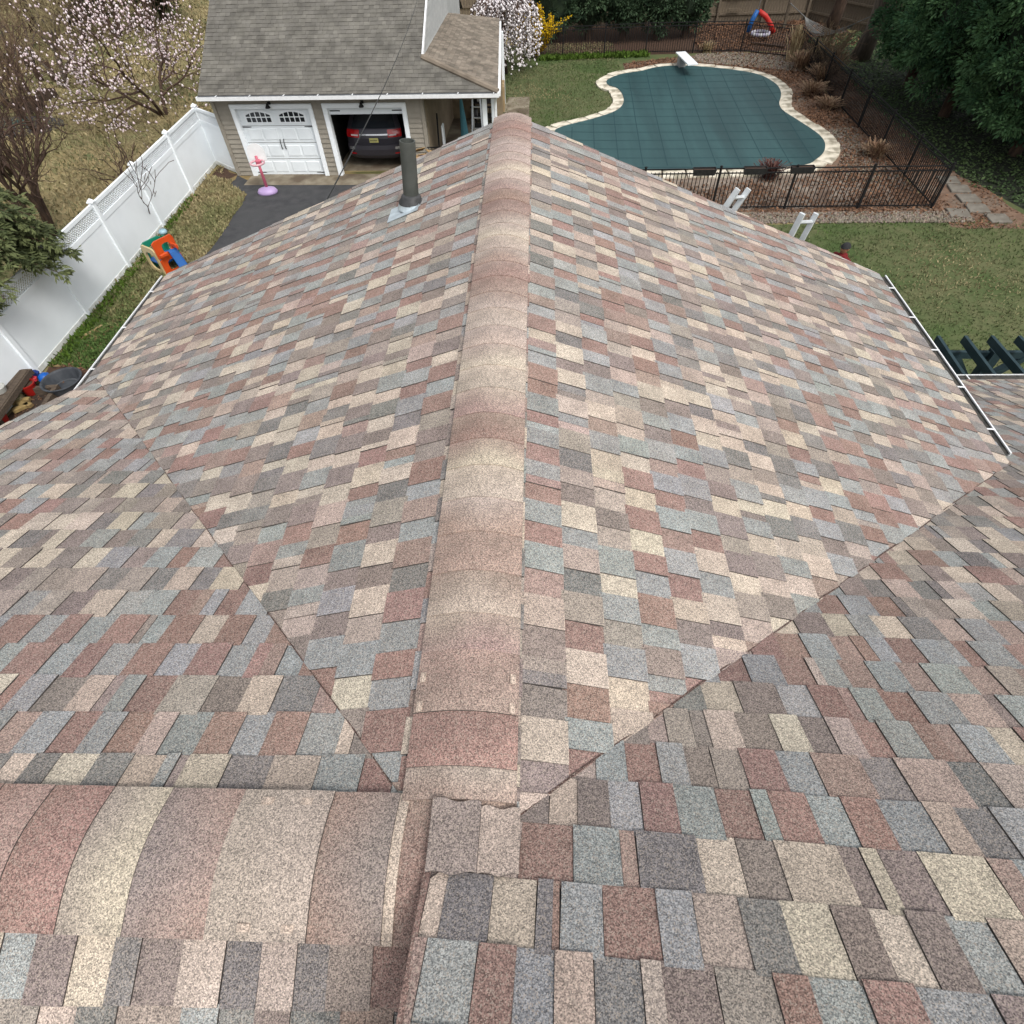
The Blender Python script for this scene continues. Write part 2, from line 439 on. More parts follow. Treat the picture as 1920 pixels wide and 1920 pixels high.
sheet('mulch_corner', wob([(-11.4, 20.6), (-10.7, 20.9), (-10.5, 21.3), (-11.4, 22.2)], .06, .4, 5), G + .008, m_mulch)
BED = [(3.9, 17.3), (12.1, 17.3), (12.1, 34.1), (8.3, 34.1), (4.2, 33.0), (4.2, 20)]
sheet('planting_bed', BED, G + .008, m_bed)
PATH = [(12.1, 16.6), (14.6, 16.4), (14.2, 19), (13.6, 21), (12.1, 21)]
sheet('side_path', wob(PATH, .08, .5, 6), G + .009, m_bed)
sheet('outer_bed', wob([(12.1, 20.8), (13.7, 20.4), (13.7, 34), (12.1, 34)], .08, .6, 9), G + .0075, m_bed)
IVY = [(13.5, 33), (13.4, 21), (13.7, 20.4), (14.3, 18.5), (15.2, 16.4), (30, 14.5), (30, 42), (13.5, 36)]
sheet('ivy_bed', wob(IVY, .1, .8, 8), G + .007, m_ivy)
sheet('back_bed', [(0.0, 34.3), (16, 34.3), (16, 41), (0.0, 41)], G + .006, m_mulch)
sheet('patio', [(4.6, 17.9), (8.0, 17.9), (11.2, 18.3), (11.4, 19.8), (9.2, 20.4), (4.6, 20.2)], G + .012, mat('patio_concrete', S(168, 154, 140), S(140, 126, 114), 3, .9, bump=.3, bscale=30, c3=S(120, 100, 86), s3=1.2))

# ================================================================== the house we stand on
s_l, s_r, X_L, X_R, L_W, k_l, k_r, V0 = .370, .396, 3.33, 3.305, 4.769, 1.017, .751, -.108
m_r, m_l = s_r / k_r, s_l / k_l
X_RAKE, S_NEAR, Y_TOP = -3.21, .37, -2.3
house = thing('house', (0, 1.5, G), 'house with a new roof of mixed tan, grey and red shingles', 'house')
def PZ(plane, x, y):
    return {'WL': lambda: -s_l * abs(x), 'WR': lambda: -s_r * abs(x), 'PL': lambda: -m_l * (y - V0), 'PR': lambda: -m_r * (y - V0), 'NL': lambda: -S_NEAR * (V0 - y)}[plane]()
REG = {
 'WL': [[(-.055, V0 + .056), (-.055, L_W), (X_RAKE, L_W), (X_RAKE, V0 + k_l * 3.21)], [(X_RAKE, V0 + k_l * 3.21 - .03), (X_RAKE, L_W), (-X_L, L_W), (-X_L, V0 + k_l * 3.21 - .05)]],
 'WR': [[(.055, V0 + .04), (.055, L_W), (X_R, L_W - .045), (X_R, V0 + k_r * X_R)]],
 'PL': [[(X_RAKE, V0 + .05), (-.055, V0 + .05), (X_RAKE, V0 + k_l * 3.21)]],
 'NL': [[(X_RAKE, V0 - .05), (-.06, V0 - .05), (-.06, -2.0), (X_RAKE, -2.0)]],
 'PR': [[(-.055, Y_TOP), (X_R, Y_TOP), (X_R, V0 + k_r * X_R), (-.055, V0 - k_r * .055)], [(-.055, V0 - k_r * .055), (.15, V0 + k_r * .15), (.13, .03), (-.055, .03)], [(X_R, Y_TOP), (7.4, Y_TOP), (7.4, 4.8), (X_R, 4.8)]]}
DREG = {**REG, 'WL': [[(0, V0), (0, L_W), (X_RAKE, L_W), (X_RAKE, V0 + k_l * 3.21)], REG['WL'][1]], 'WR': [[(0, V0), (0, L_W)] + REG['WR'][0][2:]], 'PL': [[(X_RAKE, V0), (-.02, V0), (X_RAKE, V0 + k_l * 3.21)]], 'NL': [[(X_RAKE, V0), (-.06, V0), (-.06, -2.0), (X_RAKE, -2.0)]]}
deck = MB()
for pl, regs in DREG.items():
    for rg in regs:
        n = len(rg)
        P = [(x, y, PZ(pl, x, y) - .004) for x, y in rg] + [(x, y, PZ(pl, x, y) - .09) for x, y in rg]
        deck.add(P, [tuple(range(n)), tuple(range(2 * n - 1, n - 1, -1))] + [(i, (i + 1) % n, n + (i + 1) % n, n + i) for i in range(n)])
# back of the right-hand section, so that the house is closed
zt = PZ('PR', 0, Y_TOP)
deck.add([(-.055, Y_TOP, zt), (7.4, Y_TOP, zt), (7.4, Y_TOP - 4, zt - 2.1), (-.055, Y_TOP - 4, zt - 2.1)], [(0, 1, 2, 3)])
roof = deck.build('roof', MT['deck'], house, keep=True)
wl = MB()
prof = [(-3.1, G), (3.1, G), (3.1, -1.36), (0, -.14), (-3.1, -1.28)]
n = len(prof)
wl.add([(x, 1.5, z) for x, z in prof] + [(x, L_W - .22, z) for x, z in prof], [tuple(range(n)), tuple(range(2 * n - 1, n - 1, -1))] + [(i, n + i, n + (i + 1) % n, (i + 1) % n) for i in range(n)])
wl.build('wing_wall', MT['siding'], house, keep=True)
wl = MB(); wl.box((2.05, -1.9, (G - 1.4) / 2), (10.2, 8.2, -1.4 - G)); wl.build('main_wall', MT['siding'], house, keep=True)
wl = MB(); wl.box((5.45, 3.3, (G - 2.75) / 2), (3.9, 2.6, -2.75 - G)); wl.build('porch_wall', MT['siding'], house, keep=True)
# little gable between the two ridge heights
wl = MB(); wl.add([(-.045, V0 + .02, -.06), (-.045, Y_TOP, zt - .02), (-.045, Y_TOP, -1.4), (.03, V0 + .02, -.06), (.03, Y_TOP, zt - .02), (.03, Y_TOP, -1.4)], [(0, 1, 2), (3, 5, 4), (0, 3, 4, 1)])
wl.build('step_wall', MT['siding'], house, keep=True)

# ---- shingles
def soft(c, k=.72, g=.92):
    m_ = (c[0] + c[1] + c[2]) / 3; return tuple((m_ + (v - m_) * k) * g for v in c)
PAL = {'cream': S(214, 195, 173), 'pink': S(194, 172, 158), 'mauve': S(150, 134, 128), 'blue': S(160, 166, 167), 'red': S(164, 124, 112), 'dark': S(134, 133, 132), 'rose': S(174, 142, 130), 'taupe': S(172, 158, 146)}
PAL = {k_: soft(v_) for k_, v_ in PAL.items()}
_pm = tuple(sum(v_[i_] for v_ in PAL.values()) / len(PAL) * 1.06 for i_ in range(3))
PAL = {k_: tuple(v_[i_] * .87 + _pm[i_] * .13 for i_ in range(3)) for k_, v_ in PAL.items()}
KEYS = ['cream', 'pink', 'mauve', 'blue', 'red', 'dark', 'rose', 'taupe']
WTS = [15, 18, 13, 20, 10, 9, 7, 12]
def tone(k, r):
    c = PAL[k]; j = r.uniform(.9, 1.1); return tuple(v * j * r.uniform(.97, 1.03) for v in c)
EXP = .141
shing = []        # (area, verts, faces, mats, colour)
def plane_frame(pl):
    if pl == 'WL': return Vector((0, 0, 0)), Vector((0, 1, 0)), Vector((-1, 0, -s_l)).normalized()
    if pl == 'WR': return Vector((0, 0, 0)), Vector((0, 1, 0)), Vector((1, 0, -s_r)).normalized()
    if pl == 'PL': return Vector((0, V0, 0)), Vector((1, 0, 0)), Vector((0, 1, -m_l)).normalized()
    if pl == 'PR': return Vector((0, V0, 0)), Vector((1, 0, 0)), Vector((0, 1, -m_r)).normalized()
    if pl == 'NL': return Vector((0, V0, 0)), Vector((1, 0, 0)), Vector((0, -1, -S_NEAR)).normalized()
WID = [.108, .088, .1, .078, .118, .092, .086, .102, .112, .096]
SKEW = {'WL': 0, 'WR': 0, 'PL': rad(1.0), 'PR': rad(-3.2), 'NL': rad(-.8)}
OFFB = {'WL': .035, 'WR': .02, 'PL': -.005, 'PR': -.022, 'NL': 0.0}
# colours of the courses close to the camera, read off the photograph: (mid-row pixel y at x=1300, slope, [(left pixel x, colour), ...])
OV = {'PR': [
 (1862, .07, '690 dark 760 rose 790 blue 890 red 965 blue 1040 pink 1115 dark 1205 pink 1245 mauve 1347 taupe 1457 red 1527 blue 1630 red 1730 blue 1873 rose'),
 (1742, .075, '700 red 795 cream 830 dark 920 cream 1005 dark 1036 red 1050 blue 1130 red 1235 blue 1307 pink 1397 dark 1480 cream 1577 mauve 1653 cream 1723 mauve 1800 blue 1880 red'),
 (1622, .07, '740 red 820 mauve 900 pink 975 red 1075 blue 1165 rose 1195 dark 1313 cream 1390 mauve 1467 cream 1590 mauve 1633 cream 1667 mauve 1747 cream 1877 mauve'),
 (1525, .06, '960 mauve 1030 cream 1083 mauve 1143 blue 1203 red 1270 blue 1350 red 1420 blue 1453 red 1527 blue 1593 red 1663 blue 1753 pink 1810 dark 1880 cream'),
 (1446, .05, '1040 pink 1117 blue 1175 red 1237 blue 1290 mauve 1340 taupe 1397 red 1470 blue 1537 rose 1630 dark 1697 pink 1800 dark 1867 cream'),
 (1376, .045, '1150 mauve 1215 pink 1250 taupe 1300 mauve 1330 cream 1390 mauve 1457 cream 1513 mauve 1563 pink 1613 red 1663 blue 1730 red 1770 rose 1807 blue 1873 pink'),
 (1320, .04, '1260 dark 1323 cream 1390 mauve 1470 blue 1533 red 1590 rose 1613 blue 1667 red 1727 blue 1803 pink 1873 dark')],
 'PL': [
 (1447, 0, '-60 dark 0 cream 47 dark 97 cream 170 dark 237 pink 300 blue 325 mauve 343 cream 423 dark 507 pink 597 blue 680 rose'),
 (1376, 0, '-70 blue 0 rose 50 blue 113 red 167 blue 217 red 273 pink 317 blue 383 red 447 blue 503 red 570 blue 640 rose'),
 (1308, 0, '-40 cream 0 red 27 blue 77 mauve 140 pink 190 mauve 213 blue 250 red 310 taupe 390 mauve 457 cream 517 dark 593 pink')],
 'NL': [
 (1800, 0, '-80 cream 0 blue 63 mauve 140 cream 213 dark 263 mauve 342 cream 423 dark 490 pink 557 dark 617 mauve 700 blue'),
 (1890, 0, '-60 pink 0 taupe 77 cream 147 dark 223 pink 343 blue 413 dark 480 mauve 547 dark 640 rose 740 dark')]}
PLN = {'PR': ((0, m_r, 1.0), m_r * V0), 'PL': ((0, m_l, 1.0), m_l * V0), 'NL': ((0, -S_NEAR, 1.0), -S_NEAR * V0)}
def overrides(pl, toR, O, ea, eb):
    out = {}
    for y0, sl, txt in OV.get(pl, []):
        tk = txt.split(); seq = []; bs = []
        for i in range(0, len(tk), 2):
            px = float(tk[i]); P = Vector(hitp(px, y0 + sl * (px - 1300) * (pl == 'PR'), *PLN[pl])) - O
            a_, b_ = toR(P.dot(ea), P.dot(eb)); seq.append((a_, tk[i + 1])); bs.append(b_)
        out[math.floor((sorted(bs)[len(bs) // 2] - OFFB[pl]) / EXP)] = seq
    return out
def lay(pl, seed):
    r = random.Random(seed)
    O, ea, eb = plane_frame(pl)
    N = ea.cross(eb)
    if N.z < 0: N = -N
    regs = [[((Vector((x, y, PZ(pl, x, y))) - O).dot(ea), (Vector((x, y, PZ(pl, x, y))) - O).dot(eb)) for x, y in rg] for rg in REG[pl]]
    cs, sn = math.cos(SKEW[pl]), math.sin(SKEW[pl])
    toR = lambda a, b: (a * cs + b * sn, -a * sn + b * cs)
    frR = lambda a, b: (a * cs - b * sn, a * sn + b * cs)
    rr = [[toR(*p) for p in rg] for rg in regs]
    allp = [p for rg in rr for p in rg]
    a0, a1 = min(p[0] for p in allp), max(p[0] for p in allp); b0, b1 = min(p[1] for p in allp), max(p[1] for p in allp)
    k0 = math.floor((b0 - OFFB[pl]) / EXP)
    ov_ = overrides(pl, toR, O, ea, eb)
    k = k0
    while k * EXP + OFFB[pl] < b1:
        bt, bb = k * EXP + OFFB[pl], (k + 1) * EXP + OFFB[pl]
        a = a0 - r.uniform(0, .3); tooth = r.random() < .5; last = None; seq = ov_.get(k); course = r.random() < .5; theme = course; light = True; part_ = 0
        a = a0 - .98 - (k * .165) % .98; wi = 0
        while a < a1:
            wdt = WID[wi % 10]; tooth = wi % 2 == 0
            if wi % 10 == 0 and not part_:
                theme = course if r.random() < .7 else 1 - course; light = r.random() < .5
            if not part_ and r.random() < .1: split_ = r.uniform(.03, .05); wdt, part_ = split_, wdt - split_
            elif part_: wdt, part_ = part_, 0; wi += 1
            else: wi += 1
            forced = None
            if seq:
                if a < seq[0][0] - 1e-6: wdt = min(wdt, seq[0][0] - a)
                else:
                    js = [j for j in range(len(seq) - 1) if seq[j][0] - 1e-6 <= a < seq[j + 1][0] - 1e-6]
                    if js: wdt = seq[js[0] + 1][0] - a; forced = seq[js[0]][1]
            key = r.choices(KEYS, WTS)[0]
            while key == last or (last in ('mauve', 'dark') and key in ('mauve', 'dark')): key = r.choices(KEYS, WTS)[0]
            lt = ['cream', 'cream', 'pink', 'cream', 'taupe'] if theme else ['blue', 'blue', 'blue', 'blue', 'cream']; dk = ['dark', 'mauve', 'dark', 'mauve', 'blue'] if theme else ['red', 'red', 'rose', 'red', 'mauve']
            if r.random() < .86: key = r.choice(lt if (wi % 2 == 0) == bool(light) else dk)
            if forced: key = forced
            last = key
            col = tone(key, r)
            hl, hu = (.0092, .0055) if tooth else (.0056, .002)
            hl += r.uniform(-.0008, .0012)
            jb = r.uniform(-.002, .002); sl1, sl2 = r.uniform(-.002, .002), r.uniform(-.002, .002)
            gp = .0006
            ov = .012 if not tooth else .008
            quad = [(a + gp, bt - ov), (a + wdt - gp, bt - ov), (a + wdt - gp + sl1, bb + jb + sl2), (a + gp + sl1, bb + jb)]
            for rg in rr:
                q = clip_convex(quad, rg)
                if len(q) < 3: continue
                ar = abs(sum(q[i][0] * q[(i + 1) % len(q)][1] - q[(i + 1) % len(q)][0] * q[i][1] for i in range(len(q)))) / 2
                if ar < 2e-4: continue
                top, bot = [], []
                for p in q:
                    t = (p[1] - bt + ov) / (bb - bt + ov); h = hu + (hl - hu) * t
                    a_, b_ = frR(*p); base = O + ea * a_ + eb * b_
                    top.append(base + N * h); bot.append(base - N * .003)
                n_ = len(q)
                # orientation
                c = sum(top, Vector()) / n_
                nn = (top[1] - top[0]).cross(top[2] - top[1])
                if nn.dot(N) < 0: top.reverse(); bot.reverse()
                F = [tuple(range(n_))] + [(i, n_ + i, n_ + (i + 1) % n_, (i + 1) % n_) for i in range(n_)]
                mm = [0] + [1] * n_
                sa = 0
                pp = [pix(p) for p in top]
                if min(p[2] for p in pp) > .2:
                    cxy = sum(pp) / n_
                    if -20 < cxy[0] < 1940 and -20 < cxy[1] < 1940:
                        sa = abs(sum(pp[i][0] * pp[(i + 1) % n_][1] - pp[(i + 1) % n_][0] * pp[i][1] for i in range(n_))) / 2
                if pl == 'PR' and base.y > V0 + k_r * X_R and base.x < X_R + .2: sa = 0
                shing.append((sa, top + bot, F, mm, col))
            a += wdt; tooth = not tooth
        k += 1
for i, pl in enumerate(['WL', 'WR', 'PL', 'PR', 'NL']): lay(pl, 11 + i)
shing.sort(key=lambda s: -s[0])
N_SINGLE = 300
_vr = random.Random(99)
def vary(b, n):
    for i in range(len(b.c) - n, len(b.c)):
        j = _vr.uniform(.92, 1.08); b.c[i] = tuple(v * j for v in b.c[i])
for s_ in shing[:N_SINGLE]:
    b = MB(); b.col = s_[4]; b.add(s_[1], s_[2]); b.m = list(s_[3]); vary(b, len(s_[1]))
    b.build('shingle', [MT['granule'], MT['edge']], roof)
b = MB()
for s_ in shing[N_SINGLE:]:
    b.col = s_[4]; k = len(b.m); b.add(s_[1], s_[2]); b.m[k:] = s_[3]; vary(b, len(s_[1]))
o = b.build('shingle_field', [MT['granule'], MT['edge']], roof, keep=True); o['kind'] = 'stuff'

# ---- ridge caps
def cap_piece(along, t0, t1, col, sgn, col2=None, lift=0, half=.145, name='ridge_cap'):
    """bent cap shingle; along 'Y' (wing) or 'X' (main ridge); t0 is the open butt end"""
    us = [-1, -.8, -.62, -.45, -.3, -.15, 0, .15, .3, .45, .62, .8, 1]
    def zz(u):
        x = u * half
        if along == 'Y': s1 = s_l if x < 0 else s_r
        else: s1 = S_NEAR if x < 0 else m_l
        a = abs(x); rr_ = .1
        return -s1 * (a if a > rr_ else (a * a / (2 * rr_) + rr_ / 2))
    b = MB(); P, Cc = [], []
    ns = 5
    for j in range(ns + 1):
        t = j / ns; tt = t0 + (t1 - t0) * t
        h = .024 - .0028 * t + lift + .002 * math.sin(t * 5)
        for u in us:
            x = u * half
            P.append((x, tt, zz(u) + h) if along == 'Y' else (tt, V0 + x, zz(u) + h))
            m_ = min(1, max(0, (t - .1) * 1.25 + .2 * math.sin(u * 3 + t0 * 9)))
            Cc.append(tuple(a_ * (1 - m_) + b_ * m_ for a_, b_ in zip(col, col2 or col)))
    nu = len(us)
    base = len(P)
    P += [(p[0], p[1], p[2] - .007) for p in P[:base]]
    Cc += Cc[:base]
    F, mm = [], []
    for j in range(ns):
        for i in range(nu - 1):
            q = (j * nu + i, j * nu + i + 1, (j + 1) * nu + i + 1, (j + 1) * nu + i)
            F.append(q if along == 'Y' and t1 > t0 else q[::-1]); mm.append(0)
    for i in range(nu - 1): F.append((i, base + i, base + i + 1, i + 1)); mm.append(1 if lift > .001 else 0)
    for i in range(nu - 1): k = ns * nu; F.append((k + i, k + i + 1, base + k + i + 1, base + k + i)); mm.append(1)
    for j in range(ns):
        for i in (0, nu - 1): F.append((j * nu + i, (j + 1) * nu + i, base + (j + 1) * nu + i, base + j * nu + i)); mm.append(1)
    b.add(P, F); b.m = mm; b.c = Cc
    return b.build(name, [MT['granule'], MT['edge']], roof)
r = random.Random(5)
cy = [.03, .107, .247] ; y = .247
while y < L_W - .1: y += .146 * r.uniform(.94, 1.06); cy.append(min(y, L_W + .01))
first = [('rose', 'pink'), ('red', 'red'), ('rose', 'rose'), ('rose', 'pink'), ('pink', 'rose'), ('rose', 'rose'), ('rose', 'pink'), ('pink', 'cream'), ('cream', 'rose'), ('red', 'rose')]
cyc = ['pink', 'pink', 'rose', 'red', 'rose', 'pink', 'cream', 'pink', 'rose', 'red', 'rose', 'pink', 'cream', 'pink']
for i in range(len(cy) - 1):
    a_, b_ = first[i] if i < len(first) else (cyc[i % 14], cyc[(i + 1) % 14])
    cap_piece('Y', cy[i], cy[i + 1] + .03, tone(a_, r), 1, tone(b_, r), lift=.006 if i == 2 else (.003 if i == 1 else 0))
# main ridge: butts face the step (+X end)
xs = [-.150, -.317, -.52, -.743, -.9, -1.06, -1.2, -1.36, -1.5, -1.65, -1.8, -1.95, -2.1, -2.25, -2.4, -2.55, -2.7, -2.85, -3.0, -3.2]
cm = [('mauve', 'rose'), ('pink', 'pink'), ('rose', 'mauve'), ('cream', 'taupe'), ('red', 'red'), ('rose', 'red'), ('red', 'rose')]
for i in range(len(xs) - 1):
    a_, b_ = cm[i % 7]
    cap_piece('X', xs[i], xs[i + 1] - .03, tone(a_, r), 1, tone(b_, r), lift={0: .004, 1: .009, 2: .0035}.get(i, .0015), half=.155)
cap_piece('X', -.125, -.33, tone('cream', r), 1, tone('taupe', r), lift=-.003, half=.155)
cap_piece('X', -.03, -.2, tone('red', r), 1, tone('rose', r), lift=-.008, half=.155, name='end_cap')
# saddle where the wing ridge runs into the steeper right-hand slope
cap_piece('Y', -.13, .06, tone('red', r), 1, tone('rose', r), lift=-.004, name='saddle_cap')
def saddle(x0, x1, y0, y1, col, lift):
    b = MB(); b.col = col; nx, ny = 8, 8; P = []
    def zz(x, y):
        fx, fy = (x + .057) / .187, (y + .128) / .154
        return (.030 * (1 - fx) + .030 * fx) * (1 - fy) + (.020 * (1 - fx) - .024 * fx) * fy + lift
    for dz in (0, -.010):
        for j in range(ny + 1):
            for i in range(nx + 1):
                x, y = x0 + (x1 - x0) * i / nx, y0 + (y1 - y0) * j / ny + .004 * math.sin(9 * i / nx)
                P.append((x, y, zz(x, y) + dz))
    w_ = nx + 1; o_ = w_ * (ny + 1)
    F = [(j * w_ + i, j * w_ + i + 1, (j + 1) * w_ + i + 1, (j + 1) * w_ + i) for j in range(ny) for i in range(nx)]; mm = [0] * len(F)
    for i in range(nx): F += [(i, o_ + i, o_ + i + 1, i + 1), (ny * w_ + i, ny * w_ + i + 1, o_ + ny * w_ + i + 1, o_ + ny * w_ + i)]
    for j in range(ny): F += [(j * w_, (j + 1) * w_, o_ + (j + 1) * w_, o_ + j * w_), (j * w_ + nx, o_ + j * w_ + nx, o_ + (j + 1) * w_ + nx, (j + 1) * w_ + nx)]
    mm += [1] * (len(F) - len(mm)); b.add(P, F); b.m = mm; b.build('saddle_shingle', [MT['granule'], MT['edge']], roof)
_xs = [hitp(p_, 1580, *PLN['PR'])[0] for p_ in (820, 900, 975)]
saddle(-.057, _xs[1], -.128, .026, PAL['mauve'], .006); saddle(_xs[1] + .001, _xs[2], -.128, .016, PAL['pink'], .004)
# cut sealing tabs left on two caps
def tab(along, t, u, half=.145, sz=.016):
    x = u * half
    s1 = (s_l if x < 0 else s_r) if along == 'Y' else (S_NEAR if x < 0 else m_l)
    z = -s1 * abs(x) + .0335
    b = MB(); b.col = S(206, 188, 174)
    R = Matrix.Rotation(-math.copysign(math.atan(s1), -x) * (1 if along == 'Y' else -1), 3, 'Y' if along == 'Y' else 'X')
    b.box((x, t, z) if along == 'Y' else (t, V0 + x, z), (sz, sz * 1.7, .004) if along == 'Y' else (sz * 1.7, sz, .004), 0, R)
    b.build('sealing_tab', [MT['granule']], roof)
for t in (.262, .345):
    for u in (-.88, .88): tab('Y', t, u)
for t in (-.36, -.46):
    tab('X', t, -.9); tab('X', t - .02, .88)

# valley lines: red-brown strips of cut shingle lying along the joint
def valley(pl, sg, k, s, t0, t1, col):
    b = MB(); b.col = col
    d = Vector((sg, k, -s)); up = Vector((0, 0, 1))
    side = Vector((k, -sg, 0)).normalized() * -1
    n = 40
    for i in range(n):
        a, c = t0 + (t1 - t0) * i / n, t0 + (t1 - t0) * (i + 1) / n
        jv = lambda t: Vector((0, 1, 0)) * .004 * math.sin(t * 9 + 5 * math.sin(t * 4))
        p, q = Vector((0, V0, 0)) + d * a + jv(a), Vector((0, V0, 0)) + d * c + jv(c)
        w0 = .005 if sg > 0 else .0035; hv = .0085 if sg > 0 else .0078
        b.add([p + up * hv, q + up * hv, q + side * w0 + up * hv, p + side * w0 + up * hv, p - up * .004, q - up * .004, q + side * w0 - up * .004, p + side * w0 - up * .004], [(0, 1, 2, 3), (0, 4, 5, 1), (3, 2, 6, 7)]); b.m[-3:] = [0, 1, 1]
    b.build('valley_edge', [MT['granule'], MT['edge']], roof, keep=True)
valley('WL', -1, k_l, s_l, .12, 3.2, (.07, .045, .04)); valley('WR', 1, k_r, s_r, .1, 3.3, (.07, .045, .04))

# step edge: lead strip below the raised rake
b = MB(); b.col = PAL['red']
for i in range(6):
    y0, y1 = -.1 - i * .1, -.2 - i * .1
    z0, z1 = PZ('PR', 0, y0), PZ('PR', 0, y1)
    b.add([(-.062, y0, z0 + .008), (-.062, y1, z1 + .008), (-.05, y1, z1 + .01), (-.05, y0, z0 + .01), (-.062, y0, z0 - .05), (-.062, y1, z1 - .05)], [(0, 1, 2, 3), (0, 4, 5, 1)])
b.build('rake_edge', MT['granule'], roof, keep=True)

# ---- gutters
def gutter(p, q, out, wdt=.1, name='gutter', hang=5):
    """U-shaped eave gutter from p to q, opening outwards along out"""
    p, q, out = Vector(p), Vector(q), Vector(out).normalized(); up = Vector((0, 0, 1))
    b = MB()
    pr = [(0, .0), (0, -.085), (.02, -.1), (wdt - .03, -.1), (wdt, -.03), (wdt, 0), (wdt - .012, .002), (wdt - .012, -.006), (wdt - .006, -.008), (wdt - .008, -.03), (wdt - .036, -.088), (.022, -.088), (.008, -.08), (.008, 0)]
    n = len(pr)
    P = [p + out * a + up * z for a, z in pr] + [q + out * a + up * z for a, z in pr]
    b.add(P, [(i, (i + 1) % n, n + (i + 1) % n, n + i) for i in range(n)] + [tuple(range(n - 1, -1, -1)), tuple(range(n, 2 * n))])
    g = b.build(name, MT['white_alu'], house, keep=True)
    d = MB(); e = (q - p) * .002
    d.add([p + e + out * .009 - up * .014, q - e + out * .009 - up * .014, q - e + out * (wdt - .007) - up * .014, p + e + out * (wdt - .007) - up * .014], [(0, 1, 2, 3)])
    d.build('debris', MT['dirt'], g, keep=True)  # sheet below the lip: debris plus the trough's shade, put into one dark colour
    fl = MB(); fl.bar(p - out * .012 + up * .006, q - out * .012 + up * .006, .02, .006); fl.build('drip_edge', MT['white_alu'], g, keep=True)
    for i in range(hang):
        c = p.lerp(q, (i + .5) / hang); h = MB(); h.bar(c - out * .03 + up * .012, c + out * (wdt - .005) + up * .003, .012, .005); h.build('hanger', MT['white_alu'], g, keep=True)
zl, zr = -s_l * X_L, -s_r * X_R
gutter((-X_L, V0 + k_l * 3.21 - .08, zl - .03), (-X_L, L_W + .02, zl - .03), (-1, 0, 0), .095, hang=3)
gutter((X_R, 2.5, zr - .03), (X_R, L_W - .01, zr - .03), (1, 0, 0), .095, hang=5)
gutter((X_R + .08, 4.8, PZ('PR', 0, 4.8) - .005), (7.4, 4.8, PZ('PR', 0, 4.8) - .005), (0, 1, 0), .1, hang=4)
# white trim at the far gable
b = MB(); b.bar((-X_L, L_W + .02, zl - .1), (0, L_W + .02, -.1), .03, .15); b.bar((X_R, L_W + .02, zr - .1), (0, L_W + .02, -.1), .03, .15); b.build('rake_board', MT['white_alu'], house, keep=True)
b = MB(); b.bar((X_RAKE - .01, V0, -.08), (X_RAKE - .01, V0 + k_l * 3.21, -m_l * k_l * 3.21 - .08), .02, .13); b.build('rake_board', MT['white_alu'], house, keep=True)

# ---- plumbing vent
vb = Vector((-.685, 3.84, PZ('WL', -.685, 0)))
vt = vb + Vector((.035, .02, .40))
b = MB(); n = 24
ax = (vt - vb).normalized()
rr_ = .052
b.tube([vb - ax * .05, vt], [rr_, rr_], n, cap=False); b.tube([vt, vb + ax * .05], [rr_ - .008, rr_ - .008], n, cap=False)
b2 = len(b.v)
b.tube([vt - ax * .004, vt + ax * .001], [rr_ - .0005, rr_ - .0005], n, cap=False)
q = vt.copy(); o1 = ax.orthogonal().normalized(); o2 = ax.cross(o1)
ringv = [q + (o1 * math.cos(2 * math.pi * i / n) + o2 * math.sin(2 * math.pi * i / n)) * rr_ for i in range(n)] + [q + (o1 * math.cos(2 * math.pi * i / n) + o2 * math.sin(2 * math.pi * i / n)) * (rr_ - .008) for i in range(n)]
b.add(ringv, [(i, (i + 1) % n, n + (i + 1) % n, n + i) for i in range(n)])
vent = b.build('vent_pipe', MT['pipe'], house, smooth=False, keep=True)
b = MB(); b.tube([vb + Vector((0, 0, .012)), vb + Vector((0, 0, .03)), vb + Vector((.004, .002, .05)), vb + ax * .068, vb + ax * .075, vb + ax * .083], [.088, .086, .07, .068, .062, .053], 24); b.build('rubber_boot', MT['rubber'], vent, smooth=True, keep=True)
b = MB(); R = Matrix.Rotation(-math.atan(s_l), 3, 'Y')
R = Matrix.Rotation(math.atan(-s_l), 3, 'Y')
b.box(vb + Vector((-.05, -.035, .0)) + Vector((0, 0, .014 - .05 * s_l)), (.24, .2, .004), 0, R)
b.lathe([(.10, 0), (.09, .02), (.085, .035)], vb, 24)
b.build('flashing', MT['lead'], vent, keep=True)

# ================================================================== garage
GA = at(447, 330); GANG = rad(-2.5)
GM = Matrix.Translation((GA[0], GA[1], G)) @ Matrix.Rotation(GANG, 4, 'Z')   # u along the front, v into depth, z above ground
garage = thing('garage', (GA[0] + 4.7, GA[1] + 3.5, G), 'beige sided two-door garage with grey-brown shingled roof', 'garage')
HW, EV, SG = 2.42, 2.5, .6
RIDGE_V = 5.2
D1, D2 = (.72, 3.19), (3.81, 6.27); DH = 1.99
def gb(): return MB(GM)
